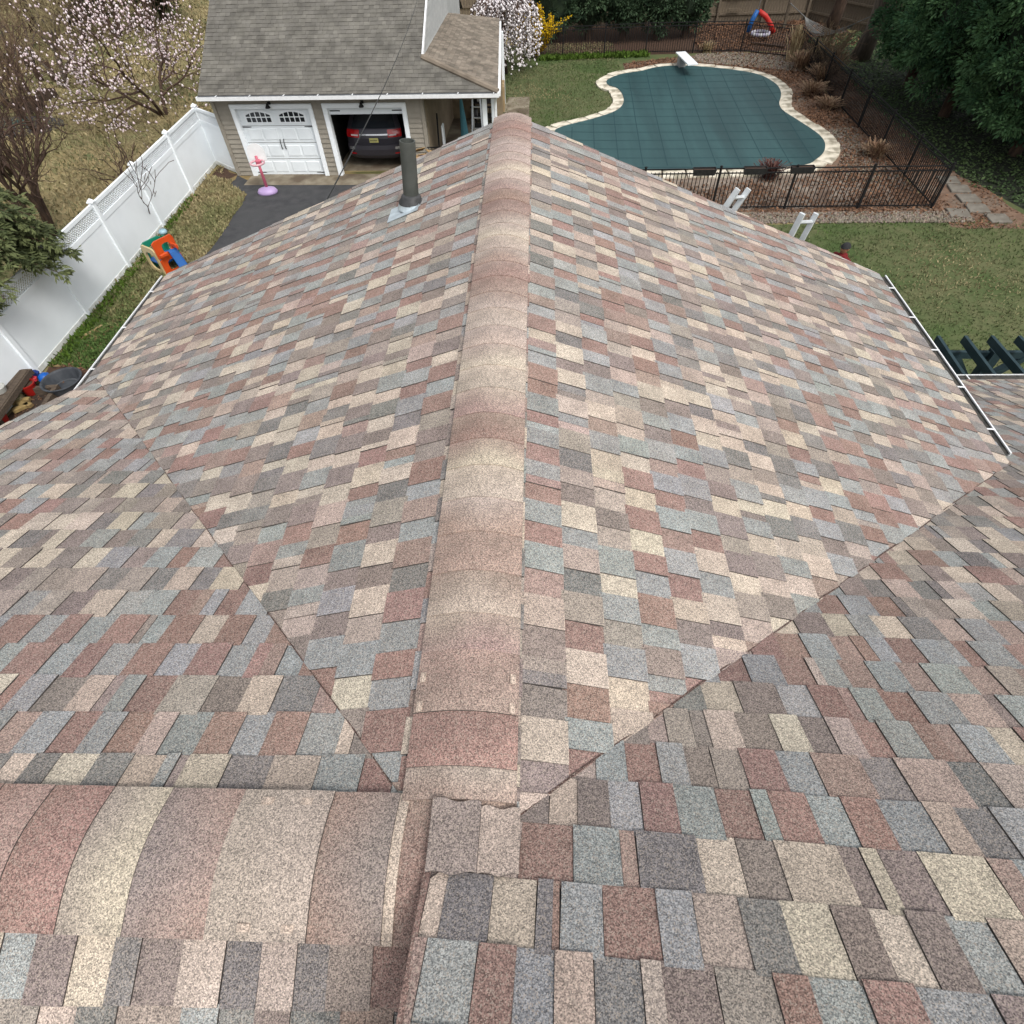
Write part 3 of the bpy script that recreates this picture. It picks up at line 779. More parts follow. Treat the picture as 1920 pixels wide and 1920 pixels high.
# walls as clapboards: front wall split round the two doors
wallm = MT['siding']
b = gb()
t_ = .1
b.box((0.02 + .25, t_ / 2 + .03, HW / 2), (.5, t_, HW)); b.box((3.5, t_ / 2 + .03, HW / 2), (.32, t_, HW)); b.box((6.72, t_ / 2 + .03, HW / 2), (.5, t_, HW)); b.box((3.48, t_ / 2 + .03, (DH + HW) / 2 + .06), (6.9, t_ * .99, HW - DH - .12))
b.box((.08, 4.0, HW / 2), (.1, 7.9, HW)); b.box((6.93, 4.0, HW / 2), (.1, 7.9, HW)); b.box((3.5, 8.0, HW / 2), (6.9, .1, HW))
b.build('wall', MT['siding'], garage, keep=True)
bh = .142
def boards(u0, u1, z0, z1):
    z = z0
    while z < z1 - .02:
        h = min(bh, z1 - z)
        q = gb(); q.add([(u0, -.004, z), (u1, -.004, z), (u1, .024, z + h), (u0, .024, z + h), (u0, .03, z), (u1, .03, z)], [(0, 1, 2, 3), (0, 4, 5, 1), (0, 3, 4), (1, 5, 2)])
        q.build('siding_board', MT['siding'], garage, keep=True); z += bh
boards(.1, .58, .02, 2.1); boards(3.34, 3.66, .02, 2.1); boards(6.42, 6.9, .02, 2.1); boards(.1, 6.9, 2.1, HW)
for u in (.05, 6.93):
    q = gb(); q.bbox((u, .0, HW / 2 + .02), (.12, .06, HW)); q.build('corner_trim', MT['siding'], garage, keep=True)
for d0, d1 in (D1, D2):
    q = gb()
    for u in (d0 - .07, d1 + .07): q.bbox((u, .0, DH / 2 + .02), (.15, .07, DH + .03), .012)
    q.bbox(((d0 + d1) / 2, -.003, DH + .095), (d1 - d0 + .29, .075, .13), .012)
    q.box((d0 - .005, .1, DH / 2), (.03, .16, DH)); q.box((d1 + .005, .1, DH / 2), (.03, .16, DH))
    q.build('door_frame', MT['vinyl'], garage, keep=True)
# closed door with raised panels, arched windows and strap hinges
d0, d1 = D1; W = d1 - d0
q = gb(); q.box(((d0 + d1) / 2, .13, DH / 2 + .01), (W, .04, DH)); door = q.build('garage_door', MT['door_white'], garage, keep=True)
sec = DH / 4
for i in range(3):
    for j in range(4):
        for_x = d0 + .1 + (j + .5) * (W - .2) / 4 + (.03 if j == 1 else -.03 if j == 2 else 0) * -1
        q = gb(); q.bbox((for_x, 0, 0), (W / 4 - .13, sec - .15, .03), .014)
        for k in range(len(q.v)): pass
        q2 = MB(GM); 
        pw, ph = W / 4 - .12, sec - .14; zc = sec * (i + .5) + .01
        x0, x1, z0, z1 = for_x - pw / 2, for_x + pw / 2, zc - ph / 2, zc + ph / 2; e = .03
        q2.add([(x0, .109, z0), (x1, .109, z0), (x1, .109, z1), (x0, .109, z1), (x0 + e, .096, z0 + e), (x1 - e, .096, z0 + e), (x1 - e, .096, z1 - e), (x0 + e, .096, z1 - e)], [(4, 5, 6, 7), (0, 1, 5, 4), (1, 2, 6, 5), (2, 3, 7, 6), (3, 0, 4, 7)])
        q2.build('panel', MT['door_white'], door, keep=True)
for i in range(1, 4):
    q = gb(); q.box(((d0 + d1) / 2, .109, sec * i + .01), (W, .004, .012)); q.build('section_joint', MT['dirt'], door, keep=True)
for c in (d0 + W * .27, d0 + W * .73):
    ww, z0 = .86, sec * 3 + .12
    arch = lambda t: z0 + .2 + .1 * (1 - (2 * t - 1) ** 2)
    q = gb(); n = 10
    P = [(c - ww / 2 - .05, .107, z0 - .05), (c + ww / 2 + .05, .107, z0 - .05)] + [(c + (ww / 2 + .05) * (1 - 2 * k / n), .107, arch(1 - k / n) + .05) for k in range(n + 1)]
    P2 = [(p[0], .098, p[2]) for p in P]; m_ = len(P)
    q.add(P + P2, [tuple(range(m_, 2 * m_))] + [(k, (k + 1) % m_, m_ + (k + 1) % m_, m_ + k) for k in range(m_)])
    win = q.build('window', MT['vinyl'], door, keep=True)
    for k in range(5):
        for rw in range(2):
            a0, a1 = k / 5 + .02, (k + 1) / 5 - .02
            xx0, xx1 = c - ww / 2 + ww * a0, c - ww / 2 + ww * a1
            if rw == 0: zz = [(xx0, z0), (xx1, z0), (xx1, z0 + .125), (xx0, z0 + .125)]
            else: zz = [(xx0, z0 + .155), (xx1, z0 + .155), (xx1, arch(a1) - .012), (xx0, arch(a0) - .012)]
            q = gb(); q.add([(x, .0955, z) for x, z in zz] + [(x, .101, z) for x, z in zz], [(0, 1, 2, 3), (0, 4, 5, 1), (1, 5, 6, 2), (2, 6, 7, 3), (3, 7, 4, 0)]); q.build('pane', MT['glass_dark'], door, keep=True)
for x, sg in ((d0, 1), (d1, -1)):
    for z in (sec * 3 - .02, .08):
        q = gb(); q.add([(x, .098, z - .016), (x + sg * .3, .098, z - .01), (x + sg * .3, .098, z + .01), (x, .098, z + .016), (x + sg * .34, .098, z)], [(0, 1, 2, 3), (1, 4, 2)] if sg > 0 else [(3, 2, 1, 0), (2, 4, 1)]); q.build('strap_hinge', MT['black_iron'], door, keep=True)
for x in ((d0 + d1) / 2 - .06, (d0 + d1) / 2 + .06):
    q = gb(); q.tube([(x, .1, sec * 2 - .18), (x, .06, sec * 2 - .12), (x, .06, sec * 2 + .06), (x, .1, sec * 2 + .12)], .014, 6); q.build('handle', MT['black_iron'], door, keep=True)
# open door: bottom section hanging under the lintel
d0, d1 = D2; W = d1 - d0
q = gb(); q.box(((d0 + d1) / 2, .15, DH - .09), (W, .04, .2)); dr2 = q.build('garage_door', MT['door_white'], garage, keep=True)
q = gb(); q.box(((d0 + d1) / 2, 1.4, DH + .2), (W, 2.3, .04)); q.build('raised_section', MT['door_white'], dr2, keep=True)
for x, sg in ((d0, 1), (d1, -1)):
    q = gb(); q.box((x + sg * .2, .127, DH - .09), (.34, .006, .03)); q.build('strap_hinge', MT['black_iron'], dr2, keep=True)
# dark interior
q = gb(); q.box((3.5, 4.2, .012), (6.7, 7.6, .02)); q.build('floor', MT['concrete'], garage, keep=True)
q = gb(); dm = plain('garage_interior', (.03, .028, .026), .9)
q.box((3.5, 7.9, 1.25), (6.7, .03, 2.4)); q.box((3.49, 4.2, 2.38), (6.7, 7.4, .03)); q.box((.16, 4.2, 1.2), (.03, 7.4, 2.4)); q.box((6.86, 4.2, 1.2), (.03, 7.4, 2.4)); q.box((3.45, 4.2, 1.2), (.05, 7.0, 2.4)); q.build('interior_lining', dm, garage, keep=True)
# concrete apron in front
sheet('apron', [(GM @ Vector(p))[:2] for p in [(.5, -.78, 0), (9.5, -.78, 0), (9.5, .1, 0), (.5, .1, 0)]], G + .016, MT['concrete'])
# roof: front slope, porch slope, shingle courses as lapped strips
def gz(v): return EV + SG * (v + .4)
PS = .26
def pzr(u): return EV + PS * (9.42 - u)
HIPV = lambda u: (pzr(u) - EV) / SG - .4
UR = 7.0
q = gb()
P = [(-.12, -.4, gz(-.4)), (9.42, -.4, EV), (UR, HIPV(UR), pzr(UR)), (UR, RIDGE_V, gz(RIDGE_V)), (-.12, RIDGE_V, gz(RIDGE_V))]
q.add([(p[0], p[1], p[2] - .02) for p in P], [(0, 1, 2, 3, 4)])
P = [(9.42, -.4, EV), (8.78, 7.6, EV + .08), (UR, 6.2, pzr(UR)), (UR, HIPV(UR), pzr(UR))]
q.add([(p[0], p[1], p[2] - .02) for p in P], [(0, 1, 2, 3)])
q.add([(-.12, RIDGE_V, gz(RIDGE_V) - .02), (UR, RIDGE_V, gz(RIDGE_V) - .02), (UR, RIDGE_V + 5, EV), (-.12, RIDGE_V + 5, EV)], [(0, 1, 2, 3)])
groof = q.build('roof', MT['deck'], garage, keep=True)
def lay_simple(O, ea, eb, region, exp, cols, seed, name, wr=(.12, .22), th=.009):
    r = random.Random(seed); V, F, C, mi = [], [], [], []
    O, ea, eb = Vector(O), Vector(ea).normalized(), Vector(eb).normalized(); N = ea.cross(eb); N = N if N.z > 0 else -N
    ap = [p for g_ in region for p in g_]; a0, a1 = min(p[0] for p in ap), max(p[0] for p in ap); b0, b1 = min(p[1] for p in ap), max(p[1] for p in ap)
    b = MB(GM); k = 0
    while b0 + k * exp < b1:
        bt, bb = b0 + k * exp, b0 + (k + 1) * exp; a = a0 - r.uniform(0, .3)
        while a < a1:
            wd = r.uniform(*wr); tooth = r.random() < .5
            rect = [(a + .002, bt - .01), (a + wd - .002, bt - .01), (a + wd - .002, bb + r.uniform(-.003, .003)), (a + .002, bb)]; a += wd
            c = r.choice(cols); j = r.uniform(.92, 1.07); b.col = tuple(x * j for x in c)
            for rg in region:
                qd = clip_convex(rect, rg)
                if len(qd) < 3: continue
                top, bot = [], []
                for p in qd:
                    t = (p[1] - bt) / exp; base = O + ea * p[0] + eb * p[1]
                    top.append(base + N * (.003 + th * t + (.004 if tooth else 0))); bot.append(base - N * .006)
                n = len(qd)
                if (top[1] - top[0]).cross(top[2] - top[1]).dot(N) < 0: top.reverse(); bot.reverse()
                s0 = len(b.m); b.add(top + bot, [tuple(range(n))] + [(i, n + i, n + (i + 1) % n, (i + 1) % n) for i in range(n)]); b.m[s0:] = [0] + [1] * n
        k += 1
    o = b.build(name, [MT['old_shingle'], MT['edge']], groof, keep=True); o['kind'] = 'stuff'
    return o
MT['old_shingle'] = col_mat('old_grey_shingle', .95, .1, .3, 2.2)
gc = [S(124, 121, 115), S(119, 116, 110), S(129, 126, 119), S(124, 121, 114)]
gc2 = [S(150, 139, 126), S(140, 131, 119), S(156, 145, 132), S(134, 125, 114)]
cs = 1 / math.sqrt(1 + SG * SG)
D = lambda v: (RIDGE_V - v) / cs
lay_simple((0, RIDGE_V, gz(RIDGE_V)), (1, 0, 0), (0, -1, -SG), [[(-.12, 0), (UR, 0), (UR, D(-.4)), (-.12, D(-.4))], [(UR, D(HIPV(UR))), (9.42, D(-.4)), (UR, D(-.4))]], .143, gc, 3, 'shingle_courses')
cp = 1 / math.sqrt(1 + PS * PS)
E_ = lambda u: (u - UR) / cp
lay_simple((UR, 0, pzr(UR)), (0, 1, 0), (1, 0, -PS), [[(HIPV(UR), 0), (6.2, 0), (7.6, E_(8.78)), (-.4, E_(9.42))]], .143, gc2, 4, 'porch_shingle_courses')
q = gb(); q.col = S(150, 138, 124); q.tube([(9.42, -.4, EV + .012), (UR, HIPV(UR), pzr(UR) + .012)], [.09, .09], 8); 
hip = q.build('hip_cap', MT['old_shingle'], groof, keep=True)
# upper storey gable wall of the garage with clapboards
q = gb(); q.add([(UR - .03, HIPV(UR), pzr(UR)), (UR - .03, RIDGE_V, gz(RIDGE_V)), (UR - .03, 9.5, gz(RIDGE_V) - (9.5 - RIDGE_V) * SG), (UR - .03, 9.5, 2.0), (UR - .03, HIPV(UR), 2.0)], [(0, 1, 2, 3, 4)]); gw = q.build('gable_wall', MT['siding_white'], garage, keep=True)
z = pzr(UR)
while z < gz(RIDGE_V) - .1:
    v0_ = (z - EV) / SG - .4; v1 = min(6.2, 2 * RIDGE_V - v0_)
    q = gb(); q.add([(UR + .012, v0_, z), (UR + .012, v1, z), (UR - .012, v1, z + .14), (UR - .012, v0_ + .14 / SG, z + .14), (UR - .03, v0_, z), (UR - .03, v1, z)], [(0, 1, 2, 3), (0, 4, 5, 1)]); q.build('siding_board', MT['siding_white'], gw, keep=True); z += .14
q = gb(); q.bar((UR + .02, HIPV(UR), pzr(UR) + .05), (UR + .02, RIDGE_V, gz(RIDGE_V) + .05), .05, .1); q.build('rake_trim', MT['white_alu'], garage, keep=True)
# gutters and fascia
q = gb(); q.box((4.65, -.46, EV - .06), (9.62, .12, .1)); q.box((4.65, -.36, EV - .08), (9.56, .03, .16)); q.build('gutter', MT['white_alu'], garage, keep=True)
q = gb(); q.box((4.65, -.46, EV - .006), (9.5, .085, .012)); q.build('gutter_debris', mat('gutter_water', S(120, 124, 128), S(90, 92, 94), 3, .5), garage, keep=True)
for k in range(9):
    q = gb(); q.box((.5 + k * 1.1, -.45, EV + .004), (.03, .16, .012)); q.build('gutter_hanger', MT['white_alu'], garage, keep=True)
q = gb(); q.bar((9.45, -.4, EV - .05), (8.8, 7.6, EV + .03), .1, .12); q.build('side_gutter', MT['white_alu'], garage, keep=True)
q = gb(); q.box((4.65, -.2, EV - .14), (9.4, .5, .02)); q.build('soffit', MT['siding'], garage, keep=True)
# wall lamps
for u in (1.95, 5.02):
    q = gb(); q.bbox((u, -.02, 2.2), (.1, .04, .16)); lamp = q.build('wall_lamp', MT['black_iron'], garage, keep=True)
    q = gb(); q.tube([(u, -.04, 2.24), (u, -.12, 2.3), (u, -.19, 2.26)], .014, 6); q.lathe([(.02, .12), (.035, .1), (.05, .06), (.085, 0), (.08, -.01)], (u, -.19, 2.1), 12); q.build('lamp_shade', MT['black_iron'], lamp, keep=True)
# porch posts, beam, downspout
q = gb(); q.bbox((8.95, -.1, 1.2), (.14, .14, 2.4)); q.build('porch_post', MT['vinyl'], garage, keep=True)
q = gb(); q.bbox((9.22, .05, 1.2), (.14, .14, 2.4)); q.build('porch_post', MT['vinyl'], garage, keep=True)
q = gb(); q.tube([(9.38, -.42, 2.42), (9.3, -.3, 2.2), (9.3, -.25, 2.0), (9.3, -.25, .1)], .04, 8); q.build('downspout', MT['white_alu'], garage, keep=True)
for v in (3.4, 7.0):
    q = gb(); q.bbox((8.9, v, 1.2), (.13, .13, 2.4)); q.build('porch_post', MT['vinyl'], garage, keep=True)
q = gb(); q.box((8.1, 3.6, .015), (2.4, 8.0, .02)); q.build('porch_floor', MT['concrete'], garage, keep=True)
q = gb(); q.box((8.0, 5.4, 1.15), (2.0, .06, 2.3)); q.build('porch_back_wall', mat('tan_stained_board', S(176, 158, 130), S(140, 124, 100), 3, .85), garage, keep=True)
q = gb(); q.box((6.99, 2.8, 1.2), (.02, 5.2, 2.3)); q.build('porch_side_board', mat('tan_side_board', S(168, 152, 130), S(150, 134, 112), 2, .85), garage, keep=True)

def gpos(u, v, z=0): return GM @ Vector((u, v, z))
# --- things on the porch
t = thing('step_ladder', gpos(8.45, 1.6), 'aluminium step ladder folded open on the garage porch', 'ladder')
q = gb()
for s in (-.22, .22): q.bar((8.45 + s, 1.35, .04), (8.45 + s * .6, 1.75, 1.7), .05, .025)
q.build('front_rail', MT['alu'], t, keep=True)
q = gb()
for s in (-.22, .22): q.bar((8.45 + s, 2.2, .04), (8.45 + s * .6, 1.8, 1.7), .04, .02)
q.build('rear_leg', MT['alu'], t, keep=True)
for k in range(5):
    q = gb(); z = .3 + k * .3; q.box((8.45, 1.35 + .4 * z / 1.7, z), (.42 - .03 * k, .08, .025)); q.build('tread', MT['alu'], t, keep=True)
t = thing('closed_umbrella', gpos(7.95, 1.9), 'closed teal garden umbrella leaning on the porch', 'umbrella')
q = gb(); q.tube([(7.95, 1.9, .03), (7.85, 2.1, 1.9)], .018, 6); q.build('pole', MT['white_alu'], t, keep=True)
q = gb(); q.tube([(7.93, 1.95, .35), (7.92, 1.97, .6), (7.89, 2.03, 1.2), (7.86, 2.08, 1.8)], [.16, .14, .09, .03], 8); q.build('canopy', plain('teal_cloth', S(96, 160, 176), .8), t, keep=True)
t = thing('porch_bench', gpos(8.6, 3.2), 'black metal garden bench under the garage porch roof', 'bench')
q = gb(); q.bbox((8.45, 3.2, .45), (.9, .45, .05)); q.build('seat', MT['black_iron'], t, keep=True)
for k in range(7):
    q = gb(); q.box((8.05 + k * .13, 3.42, .72), (.03, .025, .52)); q.build('back_slat', MT['black_iron'], t, keep=True)
q = gb(); q.box((8.45, 3.42, .98), (.95, .04, .05)); q.build('back_rail', MT['black_iron'], t, keep=True)
for a_ in (8.05, 8.85):
    for c_ in (3.02, 3.38):
        q = gb(); q.box((a_, c_, .22), (.04, .04, .44)); q.build('leg', MT['black_iron'], t, keep=True)
t = thing('metal_shelf', gpos(8.4, 4.6), 'dark wire shelf full of tools against the porch back wall', 'shelf')
for a_ in (7.9, 8.75):
    for c_ in (4.7, 5.15):
        q = gb(); q.box((a_, c_, .9), (.04, .04, 1.75)); q.build('upright', MT['black_iron'], t, keep=True)
for k in range(4):
    q = gb(); q.box((8.32, 4.92, .25 + k * .48), (.9, .5, .03)); q.build('shelf_board', MT['black_iron'], t, keep=True)
for k in range(7):
    q = gb(); q.bbox((8.0 + .11 * k, 4.9, .38 + .48 * (k % 3)), (.1, .25, .2)); o = q.build('storage_tin', plain('tin%d' % k, [S(110, 110, 112), S(190, 186, 180), S(70, 60, 56), S(150, 130, 100), S(60, 60, 64), S(214, 206, 190), S(130, 80, 56)][k], .6), None, keep=False)
    tag(o, ['grey', 'pale', 'dark brown', 'tan', 'charcoal grey', 'bone white', 'rust brown'][k] + ' storage tin on the dark porch shelf', 'tin', 'tins on the porch shelf')
o = gb().bbox((7.35, .9, .65), (.06, .3, 1.2), .02).build('white_board', MT['vinyl']); tag(o, 'white board propped against the tan porch wall', 'board')
b = gb(); b.tube([(7.2, .5, .04), (7.22, .8, 1.6)], .03, 6); o = b.build('garden_pole', MT['black_iron']); tag(o, 'dark pole propped beside the white board on the porch', 'pole')
# low black railing at the porch front
t = thing('porch_railing', gpos(7.8, -.15), 'low black metal railing across the garage porch front', 'railing')
for z in (.15, .72, .92):
    q = gb(); q.box((7.9, -.15, z), (1.9, .025, .03)); q.build('rail', MT['black_iron'], t, keep=True)
q = gb(); q.box((7.0, -.15, .48), (.018, .018, .92)); p0 = q.build('baluster', MT['black_iron'], t, keep=True)
for k in range(1, 18): copy_of(p0, (GM.to_3x3() @ Vector((k * .11, 0, 0)))[:], 0, t)
# --- carton and tan pier
ct = hitp(786, 284, (0, 1, 0), 19.9)
b = MB(Matrix.Translation((ct[0], ct[1], G)) @ Matrix.Rotation(.4, 4, 'Z')); b.bbox((0, 0, .26), (.62, .52, .52), .03); o = b.build('storage_bin', plain('navy_bin', S(60, 60, 84), .5)); tag(o, 'navy plastic bin under the cardboard box by the garage', 'bin')
t = thing('cardboard_box', (ct[0], ct[1], G + .52), 'open cardboard box on a navy bin beside the garage corner', 'box')
cm_ = mat('cardboard', S(206, 172, 122), S(186, 152, 106), 4, .85)
q = MB(Matrix.Translation((ct[0], ct[1], G + .52)) @ Matrix.Rotation(.5, 4, 'Z'))
for a_, s_ in (((.3, 0, .22), (.02, .5, .42)), ((-.3, 0, .22), (.02, .5, .42)), ((0, .25, .22), (.6, .02, .42)), ((0, -.25, .22), (.6, .02, .42)), ((0, 0, .02), (.6, .5, .02))): q.box(a_, s_)
q.build('carton', cm_, t, keep=True)
q = MB(Matrix.Translation((ct[0], ct[1], G + .52)) @ Matrix.Rotation(.5, 4, 'Z'))
q.box((0, -.37, .5), (.6, .26, .012), 0, Matrix.Rotation(.5, 3, 'X')); q.box((0, .36, .52), (.6, .26, .012), 0, Matrix.Rotation(-.6, 3, 'X')); q.box((.4, 0, .5), (.24, .5, .012), 0, Matrix.Rotation(.4, 3, 'Y')); q.build('flap', cm_, t, keep=True)
q = MB(Matrix.Translation((ct[0], ct[1], G + .52))); q.lathe([(.22, .2), (.24, .36), (.16, .45), (.05, .48), (0, .48)], (0.05, 0, 0), 10); q.build('cloth', plain('navy_cloth', S(52, 52, 78), .9), t, keep=True)
pp = at(938, 205)
b = MB(); b.bbox((pp[0], pp[1], G + .45), (.4, .8, .9), .02); o = b.build('low_wall', mat('tan_block', S(196, 170, 130), S(170, 146, 110), 4, .85, bump=.3)); tag(o, 'low tan block wall at the porch corner beside the lawn', 'wall')
b = MB(); b.bbox((pp[0] + .75, pp[1], G + .02), (.9, 2.6, .05), .01); o = b.build('paving_slab', MT['concrete']); tag(o, 'grey paving slab between the tan block wall and lawn', 'paving slab')

# ================================================================== minivan in the open bay
CU, CV = 4.98, .5
car = thing('minivan', gpos(CU, CV + 2.5, 0), 'dark grey minivan parked nose-in inside the open garage bay', 'car')
paint = mat('dark_grey_paint', (.04, .038, .048), (.046, .043, .054), 2, .28, metal=.4, spec=.5)
CMx = GM @ Matrix.Translation((CU, CV, .025))
silh = [(.22, .26), (.1, .3), (.02, .42), (.0, .6), (.02, .72), (.1, .76), (.1, .9), (.13, 1.04), (.2, 1.16), (.34, 1.36), (.52, 1.58), (.6, 1.66), (.9, 1.72), (1.8, 1.75), (2.9, 1.72), (3.3, 1.62), (4.05, 1.12), (4.8, .98), (5.05, .8), (5.1, .5), (5.0, .26)]
def hw(z): return float(np.interp(z, [.26, .42, .7, 1.04, 1.16, 1.6, 1.75], [.86, .94, .97, .96, .94, .76, .62]))
us = [-1, -.93, -.75, -.5, -.25, 0, .25, .5, .75, .93, 1]
q = MB(CMx); P = []
for y_, z_ in silh:
    for u in us:
        bulge = (.16 * abs(u) ** 3) * (1 if y_ < 1 else (-1.6 if y_ > 4 else 0))
        P.append((u * hw(z_), y_ + bulge, z_ - (.03 * abs(u) ** 4 if 1.6 < z_ else 0)))
n, k = len(silh), len(us)
F = [(i * k + j, i * k + j + 1, (i + 1) * k + j + 1, (i + 1) * k + j) for i in range(n - 1) for j in range(k - 1)]
F += [((n - 1) * k + j, (n - 1) * k + j + 1, j + 1, j) for j in range(k - 1)]
F += [tuple(i * k for i in range(n)), tuple(i * k + k - 1 for i in reversed(range(n)))]
q.add(P, F); body = q.build('body', paint, car, smooth=False, keep=True)
def rear(u, z, off=-.012):
    y_ = float(np.interp(z, [.42, .6, .72, .76, .9, 1.04, 1.16, 1.36, 1.58], [.02, 0, .02, .1, .1, .13, .2, .34, .52])); return (u * hw(z), y_ + .16 * abs(u) ** 3 + off, z)
def strip(name, us_, zs, m, off=-.012, parent=car):
    q = MB(CMx); P = [rear(u, z, off) for z in zs for u in us_]; a = len(us_)
    q.add(P, [(i * a + j, i * a + j + 1, (i + 1) * a + j + 1, (i + 1) * a + j) for i in range(len(zs) - 1) for j in range(a - 1)]); return q.build(name, m, parent, keep=True)
strip('rear_window', [-.82, -.6, -.3, 0, .3, .6, .82], [1.18, 1.25, 1.36, 1.5, 1.56], MT['glass_dark'])
red = mat('red_lens', (.42, .012, .014), (.3, .006, .008), 6, .15, spec=.6)
for s in (-1, 1):
    us_ = [s * v for v in (.52, .7, .85, .95, .995)]
    tl = strip('taillight', us_ if s > 0 else us_[::-1], [.94, 1.02, 1.1, 1.15], red, -.03)
    strip('clear_lens', ([.56, .7, .82] if s > 0 else [-.82, -.7, -.56]), [.985, 1.01, 1.03], plain('clear_lens', (.6, .5, .5), .2), -.036, tl)
    strip('reflector', ([.72, .85, .95] if s > 0 else [-.95, -.85, -.72]), [.46, .5], red, -.02)
    strip('vent', ([.74, .86, .94] if s > 0 else [-.94, -.86, -.74]), [.6, .65, .68], plain('chrome', (.5, .5, .52), .25, .8), -.015)
strip('chrome_bar', [-.52, -.25, 0, .25, .52], [1.0, 1.045], plain('chrome_bar', (.55, .55, .58), .2, .9), -.028)
strip('spoiler', [-.84, -.4, 0, .4, .84], [1.58, 1.62], paint, -.1)
pl_ = strip('license_plate', [-.16, 0, .16], [.80, .93], mat('yellow_plate', S(222, 214, 120), S(206, 204, 150), 8, .4), -.03)
for i in range(6):
    strip('plate_character', [-.12 + i * .042, -.12 + i * .042 + .022], [.84, .885], MT['black_plastic'], -.036, pl_)
for s in (-1, 1):
    q = MB(CMx); q.bar((s * .62, .9, 1.77), (s * .62, 3.0, 1.77), .04, .04); q.build('roof_rail', plain('satin_rail', (.4, .4, .42), .3, .8), car, keep=True)
    for y_ in (1.0, 4.1):
        q = MB(CMx @ Matrix.Translation((s * .86, y_, .34)) @ Matrix.Rotation(math.pi / 2, 4, 'Y')); q.lathe([(0, -.11), (.3, -.11), (.34, -.08), (.34, .08), (.3, .11), (0, .11)], (0, 0, 0), 20); q.build('wheel', MT['rubber'], car, keep=True)

# ================================================================== pink toy hoop
hp = at(503, 362)
t = thing('toy_basketball_hoop', (hp[0], hp[1], G), 'pink toy basketball hoop with lilac base on the driveway', 'toy hoop')
H = Matrix.Translation((hp[0], hp[1], G)) @ Matrix.Rotation(rad(8), 4, 'Z') @ Matrix.Scale(1.15, 4)
lil = plain('lilac_plastic', S(206, 178, 230), .4); pnk = plain('pink_plastic', S(232, 120, 142), .4); pal = plain('pale_pink_plastic', S(246, 196, 204), .4)
q = MB(H); q.lathe([(0, .0), (.28, 0), (.29, .05), (.24, .12), (.1, .16), (0, .16)], (0, 0, 0), 20, sx=1, sy=.75); q.build('base', lil, t, smooth=True, keep=True)
q = MB(H); q.tube([(0, .05, .14), (-.02, .1, .95)], [.045, .036], 10); q.build('pole', pnk, t, smooth=True, keep=True)
q = MB(H); n = 14; P = [(-.24, .16, .78), (.24, .16, .78)] + [(.24 * math.cos(math.pi * i / n), .16, 1.0 + .24 * math.sin(math.pi * i / n)) for i in range(n + 1)]
P2 = [(p[0], .19, p[2]) for p in P]; m_ = len(P); q.add(P + P2, [tuple(range(m_)), tuple(range(2 * m_ - 1, m_ - 1, -1))] + [(i, (i + 1) % m_, m_ + (i + 1) % m_, m_ + i) for i in range(m_)]); q.build('backboard', plain('white_plastic', (.75, .76, .76), .4), t, keep=True)
q = MB(H); q.tube([(.19 * math.cos(2 * math.pi * i / 18), -.04 + .19 * math.sin(2 * math.pi * i / 18), .82) for i in range(19)], .028, 8); q.build('rim', pal, t, smooth=True, keep=True)
q = MB(H); q.bbox((0, .1, .8), (.16, .12, .12), .03); q.build('bracket', pnk, t, keep=True)

# overhead cable from the house gable to the garage roof
a_ = Vector(hitp(592, 412, (0, 1, 0), L_W + .03)); c_ = gpos(UR - .12, 3.2, gz(3.2) + .02)
b = MB(); pts = []
for i in range(21):
    t_ = i / 20; p = a_.lerp(c_, t_); p.z -= .5 * 4 * t_ * (1 - t_) * .5; pts.append(p)
b.tube(pts, .0065, 5); o = b.build('overhead_cable', MT['black_plastic']); tag(o, 'thin dark cable strung from house to garage roof', 'cable')

